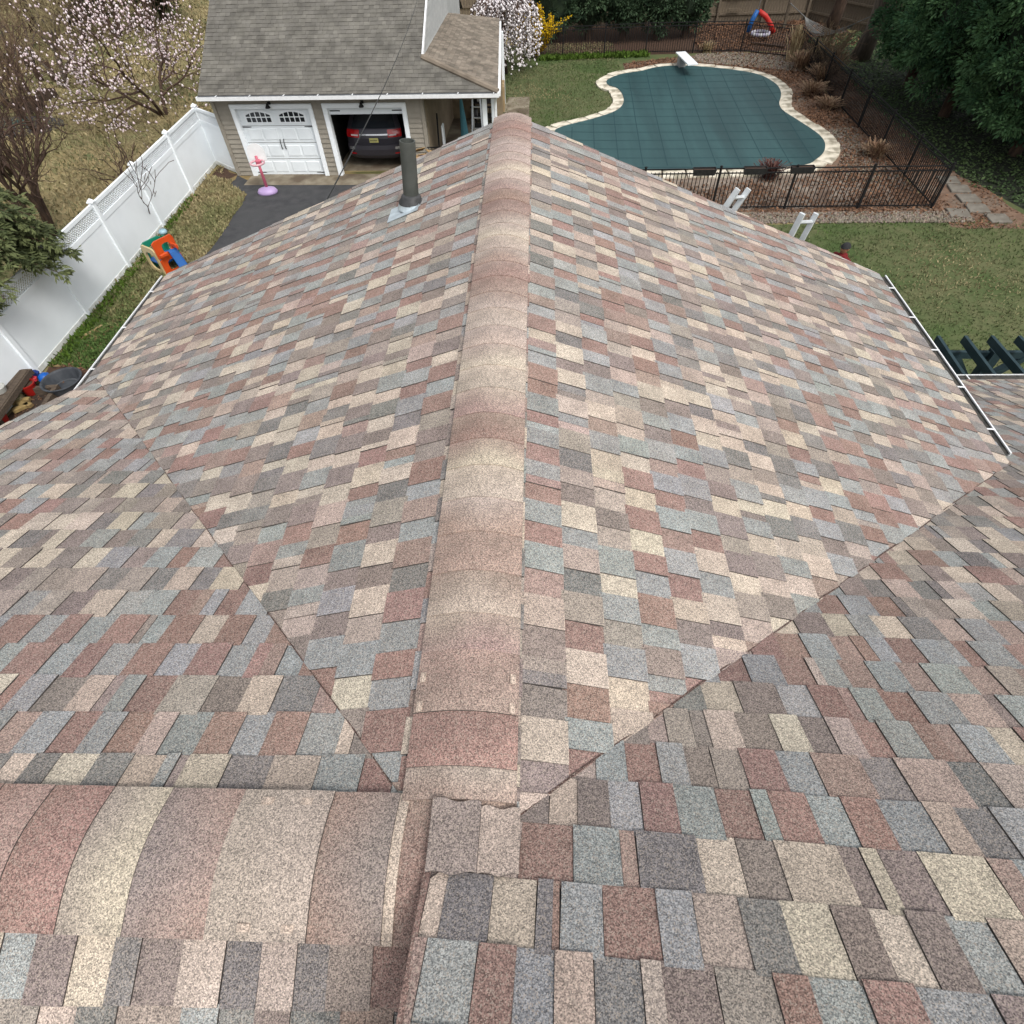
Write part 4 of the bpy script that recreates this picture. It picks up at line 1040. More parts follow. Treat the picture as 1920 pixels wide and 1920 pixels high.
# ================================================================== white vinyl fence
FX = -11.55
fence = thing('white_fence', (FX, 15, G), 'tall white vinyl fence with lattice top beside the driveway', 'fence')
FH = 1.82
posts = [22.3 - 2.42 * i for i in range(8)]
q = MB(); q.bbox((FX, posts[0], G + FH / 2), (.13, .13, FH), .01); fp = q.build('post', MT['vinyl'], fence)
q = MB(); q.bbox((FX, posts[0], G + FH + .015), (.17, .17, .03), .008); q.lathe([(.11, 0), (.0, .07)], (FX, posts[0], G + FH + .03), 4); pc = q.build('post_cap', MT['vinyl'], fp)
allposts = [fp]
for y in posts[1:]:
    c = copy_of(fp, (0, y - posts[0], 0), 0, fence); e = pc.copy(); COL.objects.link(e); e.parent = c; e.matrix_parent_inverse = world_of(fp).inverted(); allposts.append(c)
def vinyl_bay(a, b_, parent):
    a, b_ = Vector((*a, 0)), Vector((*b_, 0)); d = (b_ - a); L = d.length; ang = math.atan2(d.y, d.x)
    Mx = Matrix.Translation((a.x, a.y, G)) @ Matrix.Rotation(ang, 4, 'Z')
    Z = {'bottom': .09, 'mid': FH - .44, 'top': FH - .06}
    for k, z in Z.items():
        q = MB(Mx); q.bbox((L / 2, 0, z), (L - .12, .06, .13 if k != 'top' else .09), .008); q.build('rail', MT['vinyl_dirty'] if k == 'bottom' else MT['vinyl'], parent, keep=True)
    q = MB(Mx); q.box((L / 2, 0, (.15 + FH - .5) / 2), (L - .12, .035, FH - .65)); q.build('panel', MT['vinyl'], parent, keep=True)
    q = MB(Mx); z0, z1 = FH - .375, FH - .105; n = int(L / .085)
    for i in range(-3, n):
        for sg in (0, 1):
            x0, x1 = .06 + i * .085, .06 + i * .085 + (z1 - z0)
            p0, p1 = (x0, z0), (x1, z1)
            if x1 < .06 or x0 > L - .06: continue
            if x0 < .06: p0 = (.06, z0 + .06 - x0)
            if x1 > L - .06: p1 = (L - .06, z1 - (x1 - L + .06))
            if sg: p0, p1 = (L - p0[0], p0[1]), (L - p1[0], p1[1])
            q.bar((p0[0], .006 * (1 - 2 * sg), p0[1]), (p1[0], .006 * (1 - 2 * sg), p1[1]), .008, .032, up=(0, 1, 0))
    q.build('lattice', MT['vinyl'], parent, keep=True)
for i in range(7): vinyl_bay((FX, posts[i] - .0), (FX, posts[i + 1]), fence)
gate = thing('fence_gate', (-11.0, 21.9, G), 'white vinyl gate panel joining the fence to the garage corner', 'gate')
vinyl_bay((FX, 22.3), (-10.42, 21.42), gate)

# ================================================================== black pool fence
pf = thing('pool_fence', (8, 26, G), 'black metal picket fence around the covered pool', 'fence')
PH = 1.19
RX = 12.06
lines = [((1.2, 18.06), (RX, 17.86)), ((RX, 17.86), (12.1, 33.0)), ((12.1, 33.0), (9.9, 34.25)), ((9.9, 34.25), (5.4, 34.45)), ((5.4, 34.45), (-.6, 34.1))]
q = MB(); q.bbox((1.2, 18.06, G + PH / 2 + .02), (.06, .06, PH + .04), .006); q.lathe([(.045, 0), (.045, .015), (0, .03)], (1.2, 18.06, G + PH + .04), 4); ppost = q.build('post', MT['black_iron'], pf)
q = MB(); q.box((1.2, 18.06, G + PH / 2 - .02), (.02, .02, PH - .16)); ppick = q.build('picket', MT['black_iron'], pf)
base = Vector((1.2, 18.06, 0)); n_pick = 1; rest = MB()
first = True
for a, c in lines:
    a, c = Vector((*a, 0)), Vector((*c, 0)); L = (c - a).length; d = (c - a) / L
    nb = max(1, round(L / 2.3)); 
    for i in range(nb + 1):
        if (a - base).length < 1e-6 and i == 0: continue
        if i == 0: continue
        p = a + d * (L * i / nb); copy_of(ppost, (p - base)[:], 0, pf)
    for z in (PH - .02, PH - .14, .09):
        q = MB(); q.bar((a.x, a.y, G + z), (c.x, c.y, G + z), .03, .028); q.build('rail', MT['black_iron'], pf)
    x = .11
    while x < L - .03:
        p = a + d * x
        n_pick += 1
        if n_pick <= 300: copy_of(ppick, (p - base)[:], 0, pf)
        else: rest.box((p.x, p.y, G + PH / 2 + .01), (.02, .02, PH - .16))
        x += .112
o = rest.build('far_pickets', MT['black_iron'], pf, keep=True); o['kind'] = 'stuff'
# planter boxes hooked over the front rail
for i, px in enumerate((1322, 1417, 1505)):
    p = hitp(px, 316, (0, 1, 0), 17.93)
    t = thing('rail_planter', (p[0], p[1], G + PH - .2), ['black trough planter on the pool fence, hanging next to the roof edge', 'black trough planter on the pool fence, middle one of three', 'black trough planter on the pool fence, nearest the fence corner'][i], 'planter', 'planters on the pool fence')
    q = MB()
    Mx = Matrix.Translation((p[0], p[1] + .0, G + PH + .02))
    q = MB(Mx)
    x, y, h, th = .33, .1, .17, .012
    P = [(-x, -y, 0), (x, -y, 0), (x, y, 0), (-x, y, 0), (-x + .03, -y + .025, -h), (x - .03, -y + .025, -h), (x - .03, y - .025, -h), (-x + .03, y - .025, -h), (-x + th, -y + th, 0), (x - th, -y + th, 0), (x - th, y - th, 0), (-x + th, y - th, 0)]
    q.add(P, [(0, 4, 5, 1), (1, 5, 6, 2), (2, 6, 7, 3), (3, 7, 4, 0), (4, 7, 6, 5)] + [(i_, (i_ + 1) % 4, 8 + (i_ + 1) % 4, 8 + i_) for i_ in range(4)])
    q.build('trough', MT['black_plastic'], t, keep=True)
    q = MB(Mx); q.box((0, 0, -.04), (x * 1.8, y * 1.6, .02)); q.build('soil', m_mulch, t, keep=True)

# ================================================================== pool
cov_px = [(1047, 240), (1110, 223), (1152, 209), (1168, 195), (1168, 179), (1158, 166), (1142, 160), (1137, 153), (1145, 146), (1169, 138), (1202, 133), (1231, 126), (1267, 123), (1305, 124), (1377, 131), (1423, 140), (1452, 155), (1463, 169), (1464, 182), (1461, 194), (1468, 207), (1494, 224), (1526, 245), (1541, 258), (1547, 271), (1544, 286), (1531, 298), (1508, 309), (1420, 316), (1300, 318), (1200, 318)]
cov = [at(x, y, G + .08)[:2] for x, y in cov_px] + [np.array([2.2, 22.0]), np.array([1.0, 24.0])]
cov = smooth_loop(cov, 4)
cen = np.mean(cov, 0)
pool = thing('swimming_pool', (cen[0], cen[1], G), 'free-form swimming pool under a dark green safety cover', 'pool')
# cover sags gently and is tucked over the coping
def grid_cover():
    b = MB(); n = len(cov); rings = [1.0, .97, .8, .6, .4, .2]
    P = []
    for k, s in enumerate(rings):
        for p in cov:
            w_ = cen + (p - cen) * s; dz = .088 if s == 1 else .084 - .05 * (1 - s ** 2)
            P.append((w_[0], w_[1], G + dz))
    P.append((cen[0], cen[1], G + .03))
    F = []
    for k in range(len(rings) - 1):
        for i in range(n):
            j = (i + 1) % n; F.append((k * n + i, k * n + j, (k + 1) * n + j, (k + 1) * n + i))
    k = len(rings) - 1
    for i in range(n): F.append((k * n + i, k * n + (i + 1) % n, len(P) - 1))
    b.add(P, F); return b
b = grid_cover(); cover = b.build('cover', MT['cover'], pool, smooth=True, keep=True)
if cover.data.polygons[0].normal.z < 0: cover.data.flip_normals()
def cover_z(p):
    # inverse radial position, good enough for the straps
    d = p - cen; L = np.linalg.norm(d)
    best = 0
    a = math.atan2(d[1], d[0])
    for i in range(len(cov)):
        e, f_ = cov[i] - cen, cov[(i + 1) % len(cov)] - cen
        cr = e[0] * f_[1] - e[1] * f_[0]
        if abs(cr) < 1e-9: continue
        s_ = (d[0] * f_[1] - d[1] * f_[0]) / cr; t_ = (e[0] * d[1] - e[1] * d[0]) / cr
        if s_ >= -1e-6 and t_ >= -1e-6: best = max(best, s_ + t_)
    s_ = min(best, 1); return G + (.088 if s_ > .985 else .084 - .05 * (1 - s_ ** 2)) + .006
ca, sa_ = math.cos(rad(-2.6)), math.sin(rad(-2.6)); ex, ey = np.array([ca, sa_]), np.array([-sa_, ca])
ST = .82
cu = [(p - cen) @ ex for p in cov]; cv_ = [(p - cen) @ ey for p in cov]
def strap(o_, dvec, lo, hi):
    runs = []; b = MB(); seg = .4; x = lo; any_ = False; nn = np.array([-dvec[1], dvec[0]]) * .017
    while x < hi:
        p, q_ = cen + o_ + dvec * x, cen + o_ + dvec * (x + seg)
        if inpoly(np.array([p]), cov)[0] and inpoly(np.array([q_]), cov)[0]:
            zp, zq = cover_z(p), cover_z(q_)
            b.add([(*(p + nn), zp), (*(p - nn), zp), (*(q_ - nn), zq), (*(q_ + nn), zq)], [(0, 1, 2, 3)]); any_ = True
        elif any_: runs.append(b); b = MB(); any_ = False
        x += seg
    if any_: runs.append(b)
    for b in runs: b.build('strap', MT['strap'], cover, keep=True)
k = math.ceil(min(cu) / ST)
while k * ST < max(cu): strap(ex * k * ST, ey, min(cv_), max(cv_)); k += 1
k = math.ceil(min(cv_) / ST)
while k * ST < max(cv_): strap(ey * k * ST, ex, min(cu), max(cu)); k += 1
# coping stones, one by one round the rim
N = len(cov); seglen = [np.linalg.norm(cov[(i + 1) % N] - cov[i]) for i in range(N)]; tot = sum(seglen)
ccw = sum(cov[i][0] * cov[(i + 1) % N][1] - cov[(i + 1) % N][0] * cov[i][1] for i in range(N)) > 0
def rim(s_):
    s_ %= tot
    for i in range(N):
        if s_ <= seglen[i]:
            t_ = s_ / seglen[i]; p = cov[i] * (1 - t_) + cov[(i + 1) % N] * t_
            a_, c_ = cov[i - 2], cov[(i + 3) % N]; d = (c_ - a_) / np.linalg.norm(c_ - a_); nrm = np.array([d[1], -d[0]]) * (1 if ccw else -1); return p, nrm
        s_ -= seglen[i]
r = random.Random(21); s_ = 0; stones = []
while s_ < tot - .3:
    L = r.uniform(.65, .95); L = min(L, tot - s_)
    w_ = .46 + r.uniform(-.05, .06); P = []
    n_ = 4; g_ = .024
    for k in range(n_ + 1):
        p, nr = rim(s_ + g_ + (L - 2 * g_) * k / n_); P.append(p - nr * .06)
    for k in range(n_, -1, -1):
        p, nr = rim(s_ + g_ + (L - 2 * g_) * k / n_); P.append(p + nr * (w_ + r.uniform(-.02, .02)))
    z1 = .072 + r.uniform(-.008, .004)
    q = MB(); m_ = len(P); c_ = np.mean(P, 0)
    top = [c_ + (p - c_) * .97 for p in P]
    V = [(p[0], p[1], G) for p in P] + [(p[0], p[1], G + z1 - .012) for p in P] + [(p[0], p[1], G + z1) for p in top]
    F = [tuple(range(2 * m_, 3 * m_))] + [(k * m_ + i, k * m_ + (i + 1) % m_, (k + 1) * m_ + (i + 1) % m_, (k + 1) * m_ + i) for k in (0, 1) for i in range(m_)]
    q.add(V, F); o = q.build('coping_stone', MT['stone'], pool)
    if o.data.polygons[0].normal.z < 0: o.data.flip_normals()
    s_ += L
# diving board
p0, p1 = at(1276, 98, G + .5), at(1301, 123, G + .5)
t = thing('diving_board', (p0[0], p0[1], G), 'white diving board projecting over the pool cover', 'diving board')
d_ = Vector((p1 - p0)).normalized(); p0, p1 = Vector(p0), Vector(p1)
p1 = p0 + d_ * 1.9
q = MB(); q.bar(p0, p1, .44, .05); q.build('board', MT['vinyl'], t, keep=True)
q = MB(); x_ = d_.cross(Vector((0, 0, 1)))
q.box(p0 + d_ * .35 + Vector((0, 0, -.25)), (.3, .4, .46), 0, Matrix.Rotation(math.atan2(d_.y, d_.x) - math.pi / 2, 3, 'Z')); q.build('stand', plain('stand_grey', (.3, .31, .31), .5), t, keep=True)

# ================================================================== stepping stones
r = random.Random(4)
where = ['beside the fence corner', 'second along the path from the fence corner', 'in the middle of the path', 'fourth along the path from the fence corner', 'alone on the lawn side of the path', 'at the lawn end of the path']
for i, (px, py) in enumerate([(1777, 340), (1797, 356), (1814, 374), (1831, 393), (1796, 402), (1870, 412)]):
    p = at(px, py); q = MB(Matrix.Translation((p[0], p[1], G)) @ Matrix.Rotation(r.uniform(-.2, .2), 4, 'Z'))
    q.bbox((0, 0, .03), (.58, .52, .07), .012); o = q.build('stepping_stone', mat('paver%d' % i, S(150, 144, 134), S(128, 122, 112), 5, .9, bump=.3)); tag(o, 'square grey stepping stone ' + where[i], 'stepping stone', 'stepping stones beside the pool fence')

# ================================================================== stockade fence at the back
sf = thing('wooden_fence', (4, 39.8, G), 'weathered grey wooden board fence along the back of the yard', 'fence')
q = MB(); q.box((-9, 39.8, G + .92), (.142, .022, 1.84)); b0 = q.build('board', MT['wood_old'], sf)
n = 0; x = -9
rest = MB(); fr = random.Random(2)
while x < 14.6:
    x += .15; c = copy_of(b0, (x + 9, fr.uniform(-.004, .004), fr.uniform(-.02, .03)), fr.uniform(-.01, .01), sf)
for x, y in [(14.75 + .085 * k, 39.75 - .124 * k) for k in range(60)]:
    copy_of(b0, (x + 9, y - 39.8, fr.uniform(-.02, .03)), rad(-55.6), sf)
for z in (.35, 1.0, 1.6):
    q = MB(); q.bar((-9, 39.76, G + z), (14.7, 39.76, G + z), .06, .09); q.build('rail', MT['wood_old'], sf)
    q = MB(); q.bar((14.7, 39.7, G + z), (19.8, 32.3, G + z), .06, .09); q.build('rail', MT['wood_old'], sf)
for x in (-7, -4.6, -2.2, .2, 2.6, 5, 7.4, 9.8, 12.2, 14.5):
    q = MB(); q.box((x, 39.7, G + .95), (.11, .1, 1.95)); q.build('post', MT['wood_old'], sf)
q = MB(); p = at(1390, 30, G + .6); 
for z in (.55, 1.15, 1.5): q.box((p[0], 39.62, G + z), (.6, .05, .09))
q.build('cross_cleat', MT['wood_old'], sf)

# ================================================================== bits by the pool: toy swing, hammock, trunks
def trunk_tree(name, base, top, r0, label, limbs=(), m='bark_grey'):
    t = thing(name, (base[0], base[1], G), label, 'tree')
    base, top = Vector(base), Vector(top); q = MB(); pts = [base + (top - base) * (i / 8) + Vector((math.sin(i * 1.7) * .06, math.cos(i * 2.1) * .06, 0)) for i in range(9)]
    q.tube(pts, [r0 * (1.25 if i == 0 else 1 - .05 * i) for i in range(9)], 12); q.build('trunk', MT[m], t, smooth=True, keep=True)
    q = MB(); rr = random.Random(hash(label) % 1000 if False else len(label))
    for a_, c_, r_ in limbs:
        a_, c_ = Vector(a_), Vector(c_); P = [a_.lerp(c_, i / 8) + Vector((rr.uniform(-.1, .1), rr.uniform(-.1, .1), rr.uniform(-.1, .1) + .4 * math.sin(math.pi * i / 8))) * (0 if i in (0,) else 1) for i in range(9)]
        q.tube(P, [r_ * (1 - .09 * i) for i in range(9)], 7)
        for k in range(10):
            s0 = a_.lerp(c_, rr.uniform(.3, 1)); e0 = s0 + Vector((rr.uniform(-1, 1), rr.uniform(-1, 1), rr.uniform(-.2, 1))) ; q.tube([s0, s0.lerp(e0, .5) + Vector((0, 0, .1)), e0], [.03, .02, .008], 4)
    if limbs: q.build('limb', MT[m], t, smooth=True, keep=True)
    return t
pa, pb = at(1612, 112), at(1578, 100)
trunk_tree('tall_tree', (pa[0], pa[1], G), (pa[0] + .35, pa[1] - .2, G + 9), .36, 'tall grey tree trunk beside the dark evergreens holding the hammock', [((pa[0] + .2, pa[1], G + 6.5), (pa[0] - 5.2, pa[1] + 3.2, G + 7.2), .14), ((pa[0] + .2, pa[1], G + 5.5), (pa[0] + 2, pa[1] - 2, G + 8), .12)])
trunk_tree('tall_tree', (pb[0] + .1, pb[1] + 2.6, G), (pb[0] + .6, pb[1] + 2.4, G + 9), .28, 'second tall dark trunk close to the corner of wooden fence', [((pb[0] + .4, pb[1] + 2.5, G + 6), (pb[0] - 1, pb[1] - 1, G + 8.5), .1)], 'bark')
# hammock
h0 = Vector(hitp(1482, 6, (0, 1, 0), 38.2)); h1 = Vector((pa[0] + .08, pa[1] - .3, G + 1.75))
q_ = Vector(at(1497, 46, G + .9)); 
t = thing('hammock', ((h0.x + h1.x) / 2, (h0.y + h1.y) / 2, G), 'grey net hammock slung between fence post and tall tree', 'hammock')
A, Bq = h0.lerp(h1, .22) + Vector((0, 0, -.45)), h0.lerp(h1, .8) + Vector((0, 0, -.45))
net = mat('hammock_cord', S(150, 150, 146), S(126, 126, 124), 10, .9)
q = MB(); dirv = (h1 - h0).normalized(); sidev = dirv.cross(Vector((0, 0, 1))).normalized()
for k in range(9):
    o_ = sidev * ((k - 4) * .13); P = [h0 + o_ * .02]
    for i in range(13):
        t_ = i / 12; wv = math.sin(math.pi * min(1, max(0, t_ * 1.15 - .07))) ** .6; p = A.lerp(Bq, t_) + o_ * wv; p.z -= .55 * math.sin(math.pi * t_) - abs(k - 4) * .02 * wv; P.append(p)
    P.append(h1 + o_ * .02); q.tube(P, .016, 4)
for i in range(2, 11):
    t_ = i / 12; wv = math.sin(math.pi * min(1, max(0, t_ * 1.15 - .07))) ** .6; c_ = A.lerp(Bq, t_); c_.z -= .55 * math.sin(math.pi * t_); q.tube([c_ - sidev * .52 * wv, c_, c_ + sidev * .52 * wv], .01, 4)
q.build('net', net, t, keep=True)
q = MB(); q.tube([h0 + Vector((0, .05, 0)), h0 + Vector((0, 0, -.0)), A], .02, 5); q.tube([h1, Bq], .02, 5); q.build('rope', net, t, keep=True)
b = MB(); b.bbox((h0.x, h0.y + .06, G + 1.1), (.14, .14, max(2.2, h0.z - G + .1))); o = b.build('hammock_post', MT['wood_old']); tag(o, 'grey timber post holding the rope end of the hammock', 'post')
# toy swing: padded inverted V with ring seat hung by a rope
tc_ = Vector(hitp(1424, 60, (0, 1, 0), 36.3))
t = thing('toy_swing', (tc_.x, tc_.y, tc_.z - .2), 'red and blue padded toy swing with white ring seat', 'swing')
apx = Vector(hitp(1421, 19, (0, 1, 0), 36.3)); bl, br = Vector(hitp(1402, 60, (0, 1, 0), 36.3)), Vector(hitp(1450, 61, (0, 1, 0), 36.3))
q = MB(); q.tube([apx, apx.lerp(bl, .5) + Vector((-.03, 0, .06)), bl], [.1, .11, .1], 10); q.build('blue_arm', plain('blue_pad', S(40, 116, 200), .5), t, smooth=True, keep=True)
q = MB(); q.tube([apx + Vector((.08, 0, -.04)), apx.lerp(br, .35) + Vector((.1, 0, .06)), apx.lerp(br, .7) + Vector((.08, 0, .04)), br], [.1, .11, .11, .12], 10); q.build('red_arm', plain('red_pad', S(226, 54, 44), .5), t, smooth=True, keep=True)
cc = (bl + br) / 2 + Vector((-.02, -.1, -.02))
for k in range(16):
    a0, a1 = 2 * math.pi * k / 16, 2 * math.pi * (k + 1) / 16
    q = MB(); q.tube([cc + Vector((.42 * math.cos(a0 + (a1 - a0) * j / 3), .36 * math.sin(a0 + (a1 - a0) * j / 3), 0)) for j in range(4)], .075, 8); q.build('ring_segment', plain('ring%d' % (k % 2), S(232, 232, 236) if k % 2 else S(196, 190, 214), .5), t, smooth=True, keep=True)
lim = Vector((pa[0] - 3.9, pa[1] + 2.6, G + 7.3))
q = MB(); q.tube([apx, Vector((apx.x + (lim.x - apx.x), lim.y, lim.z))], .018, 5); q.build('rope', net, t, keep=True)
b = MB(); pl0, pl1 = at(1415, 92), at(1478, 100); b.bar((pl0[0], pl0[1] + .8, G + .05), (pl1[0], pl1[1] + .8, G + .05), .12, .09); o = b.build('fallen_pole', MT['bark']); tag(o, 'dark fallen pole lying on ground below the toy swing', 'pole')

# ================================================================== ladders behind the gable
def ladder(px0, px1, yplane, length, wid, rungdir, label):
    """top end at px1, passing px0 (both on the plane y = yplane)"""
    a_, c_ = Vector(hitp(*px0, (0, 1, 0), yplane)), Vector(hitp(*px1, (0, 1, 0), yplane))
    d = (c_ - a_).normalized(); bot = c_ + d * -((c_.z - G) / d.z)
    t = thing('ladder', (bot.x, bot.y, G), label, 'ladder', 'ladders behind the gable')
    rv = Vector(ray(*px1)).normalized(); rd = rv * wid + Vector(AR) * rungdir
    for k, s in enumerate((0, 1)):
        q = MB(); q.bar(bot + rd * s, c_ + rd * s, .03, .048, up=d.cross(rd)); q.build('rail', MT['ladder'], t, keep=True)
    L = (c_ - bot).length; n = int(L / .3)
    for i in range(n):
        p = c_ - d * (.08 + i * .28); q = MB(); q.tube([p, p + rd], .016, 6); q.build('rung', MT['ladder'], t, keep=True)
ladder((1484, 440), (1505, 400), L_W + .32, 0, .36, .13, 'aluminium extension ladder rising behind the gable near the eave')
ladder((1362, 386), (1384, 354), L_W + .35, 0, .3, .1, 'aluminium ladder rising behind the gable, closer to the ridge')

# ================================================================== pergola below the porch roof
pg = thing('pergola', (6.6, 6.0, G), 'dark green timber pergola beyond the lower roof edge', 'pergola')
gm = mat('dark_green_stain', (.012, .03, .038), (.02, .042, .05), 8, .6)
zp = -3.0
def pgx(px, y): return hitp(px, 0, (0, 1, 0), y)
raf = []
for (pxa, pya), (pxb, pyb) in [((1813, 708), (1760, 629)), ((1871, 708), (1811, 629)), ((1930, 708), (1861, 629)), ((1990, 708), (1912, 629))]:
    a_, c_ = Vector(at(pxa, pya, zp)), Vector(at(pxb, pyb, zp)); d = (c_ - a_)
    a2 = a_ - d * .9
    q = MB(); q.bar(a2 - Vector((0, 0, .05)), c_ - Vector((0, 0, .05)), .04, .1); q.build('rafter', gm, pg, keep=True)
a_, c_ = Vector(at(1770, 655, zp - .14)), Vector(at(1960, 655, zp - .14))
q = MB(); q.bar(a_ - Vector((0, 0, .08)), c_ - Vector((0, 0, .08)), .05, .1); q.build('beam', gm, pg, keep=True)
pm = a_.lerp(c_, .52)
q = MB(); q.box((pm.x, pm.y - .02, (G + pm.z) / 2), (.12, .12, pm.z - G)); q.build('post', gm, pg, keep=True)
for s in (-1, 1):
    q = MB(); q.bar((pm.x + s * .45, pm.y, pm.z - .1), (pm.x, pm.y, pm.z - .6), .08, .08); q.build('brace', gm, pg, keep=True)
q = MB(); q.bar((pm.x, pm.y, pm.z - .9), (pm.x - .35, pm.y - 1.3, pm.z - .1), .08, .08); q.build('brace', gm, pg, keep=True)
q = MB(); q.box((4.6, 6.2, (G + zp - .2) / 2), (.12, .12, zp - .2 - G)); q.build('post', gm, pg, keep=True)
q = MB(); q.bar((4.6, 6.2, zp - .25), (a_.x, a_.y, a_.z - .08), .06, .14); q.build('beam', gm, pg, keep=True)

# ================================================================== vegetation helpers
def grow(segs, tips, p, d, L, r, lev, maxlev, rr, up=.15, wig=.22, kids=(4, 5, 5, 4), ang=.75, taper=.45, lratio=.62):
    n = 5 if lev < 2 else 4; P = [p.copy()]; R = [r]; dd = d.normalized()
    for i in range(n):
        dd = (dd + Vector((rr.gauss(0, wig), rr.gauss(0, wig), rr.gauss(0, wig) + up * .3))).normalized()
        p = p + dd * (L / n); P.append(p.copy()); R.append(r * (1 - (1 - taper) * (i + 1) / n))
    segs.append((lev, P, R))
    if lev >= maxlev:
        tips.append(P); return
    k = kids[min(lev, len(kids) - 1)]
    for j in range(k):
        t = .3 + .7 * (j + rr.random() * .7) / k; t = min(t, .99); i = min(int(t * n), n - 1); f = t * n - i
        q = P[i].lerp(P[i + 1], f); ax = (P[i + 1] - P[i]).normalized()
        o = ax.orthogonal().normalized(); o = Matrix.Rotation(rr.uniform(0, 6.28), 3, ax) @ o
        nd = (ax * math.cos(ang) + o * math.sin(ang) * rr.uniform(.6, 1.2) + Vector((0, 0, up))).normalized()
        grow(segs, tips, q, nd, L * lratio * rr.uniform(.7, 1.15), max(.005, R[i] * .6), lev + 1, maxlev, rr, up, wig, kids, ang, taper, lratio)
def bare_tree(name, base, stems, L, r0, maxlev, label, cat='tree', seed=1, trunk_m='bark', twig_m='twig', spread=.4, lean=(0, 0), minr=.008, parent=None, **kw):
    rr = random.Random(seed); t = thing(name, (base[0], base[1], G), label, cat, kw.pop('group', None)); segs, tips = [], []
    for s in range(stems):
        a = 2 * math.pi * (s + rr.random() * .5) / stems; sp = spread if stems > 1 else .05
        d = Vector((math.cos(a) * sp + lean[0], math.sin(a) * sp + lean[1], 1))
        grow(segs, tips, Vector((base[0] + .08 * math.cos(a) * (stems > 1), base[1] + .08 * math.sin(a) * (stems > 1), G - .05)), d, L * rr.uniform(.85, 1.1), r0 * rr.uniform(.8, 1.1), 0, maxlev, rr, **kw)
    b1, b2 = MB(), MB()
    for lev, P, R in segs:
        R = [max(minr, x) for x in R]
        if lev <= 0: b1.tube(P, R, 7)
        else: b2.tube(P, R, 4 if lev > 1 else 5, cap=False)
    b1.build('trunk', MT[trunk_m], t, smooth=True, keep=True); b2.build('crown', MT[twig_m], t, smooth=True, keep=True)
    return t, segs, tips
def blobs(name, P, r, C, m, parent):
    """small octahedral flower clumps"""
    N = len(P); r = np.broadcast_to(np.asarray(r, float).reshape(-1, 1), (N, 1))
    o = np.array([[1, 0, 0], [-1, 0, 0], [0, 1, 0], [0, -1, 0], [0, 0, 1], [0, 0, -1]], float)
    V = (P[:, None, :] + o[None] * r[:, None, :] * nrg.uniform(.5, 1.2, (N, 6, 1))).reshape(-1, 3)
    f = np.array([[0, 2, 4], [2, 1, 4], [1, 3, 4], [3, 0, 4], [2, 0, 5], [1, 2, 5], [3, 1, 5], [0, 3, 5]])
    F = (f[None] + (np.arange(N) * 6)[:, None, None]).reshape(-1, 3)
    return fast_mesh(name, V, F, np.repeat(C, 6, 0), m, parent)
def crown_cloud(center, radii, nclump, nleaf, cr, rng, conical=0, shell=.55):
    """leaf positions in clumps on an egg-shaped crown"""
    u = norm(rng.normal(size=(nclump, 3))); u[:, 2] = u[:, 2] * .9 + .12
    k = rng.uniform(shell, 1.0, (nclump, 1)); c = u * k
    if conical: c[:, :2] *= np.clip(1 - conical * (c[:, 2:3] + 1) / 2, .08, 1) * 1.25
    if conical: c[:, :2] *= np.where(c[:, 2:3] < 0, 1 / np.maximum(.5, np.sqrt(np.maximum(0, 1 - c[:, 2:3] ** 2))), 1)
    c = c * np.array(radii)
    P, D, K = [], [], []
    for i in range(nclump):
        d = norm(rng.normal(size=(nleaf, 3))); out = norm(c[i:i + 1] / np.array(radii))
        d = norm(d + out * .7 + np.array([[0, 0, .25]])); rad_ = cr * rng.uniform(.6, 1.25)
        P.append(c[i] + d * rad_ * rng.uniform(.25, 1.0, (nleaf, 1)) * np.array([1, 1, .8])); D.append(d + out * .3); K.append(np.full(nleaf, i))
    return np.concatenate(P) + np.array(center), np.concatenate(D), np.concatenate(K)
def evergreen(name, base, radii, zc, label, cat, nclump, nleaf, cr, leaf, c_lo, c_hi, seed, conical=0, group=None, trunk=True, core=.72, parentless=None):
    rng = np.random.default_rng(seed)
    t = thing(name, (base[0], base[1], G), label, cat, group)
    P, D, K = crown_cloud((base[0], base[1], G + zc), radii, nclump, nleaf, cr, rng, conical, .8 if conical else .6)
    ok = P[:, 2] > G + .03; P, D, K = P[ok], D[ok], K[ok]
    kb = rng.uniform(0, 1, nclump)[K] * .65 + rng.uniform(0, .35, len(P))
    hue = rng.normal(0, .06, (len(P), 3)) * .5
    C = np.array(c_lo) * (1 - kb[:, None]) + np.array(c_hi) * kb[:, None]; C = np.clip(C * (1 + hue), 0, 1)
    leaves('crown', P, D, leaf * rng.uniform(.6, 1.4, len(P)), leaf * .45 * rng.uniform(.6, 1.3, len(P)), C, MT['leaf'], t)
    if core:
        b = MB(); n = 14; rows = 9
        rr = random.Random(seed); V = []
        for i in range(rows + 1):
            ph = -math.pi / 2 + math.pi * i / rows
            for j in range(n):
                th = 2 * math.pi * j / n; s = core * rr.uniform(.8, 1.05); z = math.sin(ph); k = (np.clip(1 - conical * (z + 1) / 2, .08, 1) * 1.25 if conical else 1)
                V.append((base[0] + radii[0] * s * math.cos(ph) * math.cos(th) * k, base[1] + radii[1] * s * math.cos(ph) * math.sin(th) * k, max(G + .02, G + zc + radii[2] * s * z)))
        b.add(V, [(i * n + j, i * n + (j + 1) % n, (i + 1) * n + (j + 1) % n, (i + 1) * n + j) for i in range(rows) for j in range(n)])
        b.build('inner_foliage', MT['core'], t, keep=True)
    if trunk:
        b = MB(); b.tube([(base[0], base[1], G - .05), (base[0], base[1], G + zc)], [.2, .12], 8); b.build('trunk', MT['bark'], t, keep=True)
    return t
DK, LT = (.018, .062, .030), (.10, .19, .078)
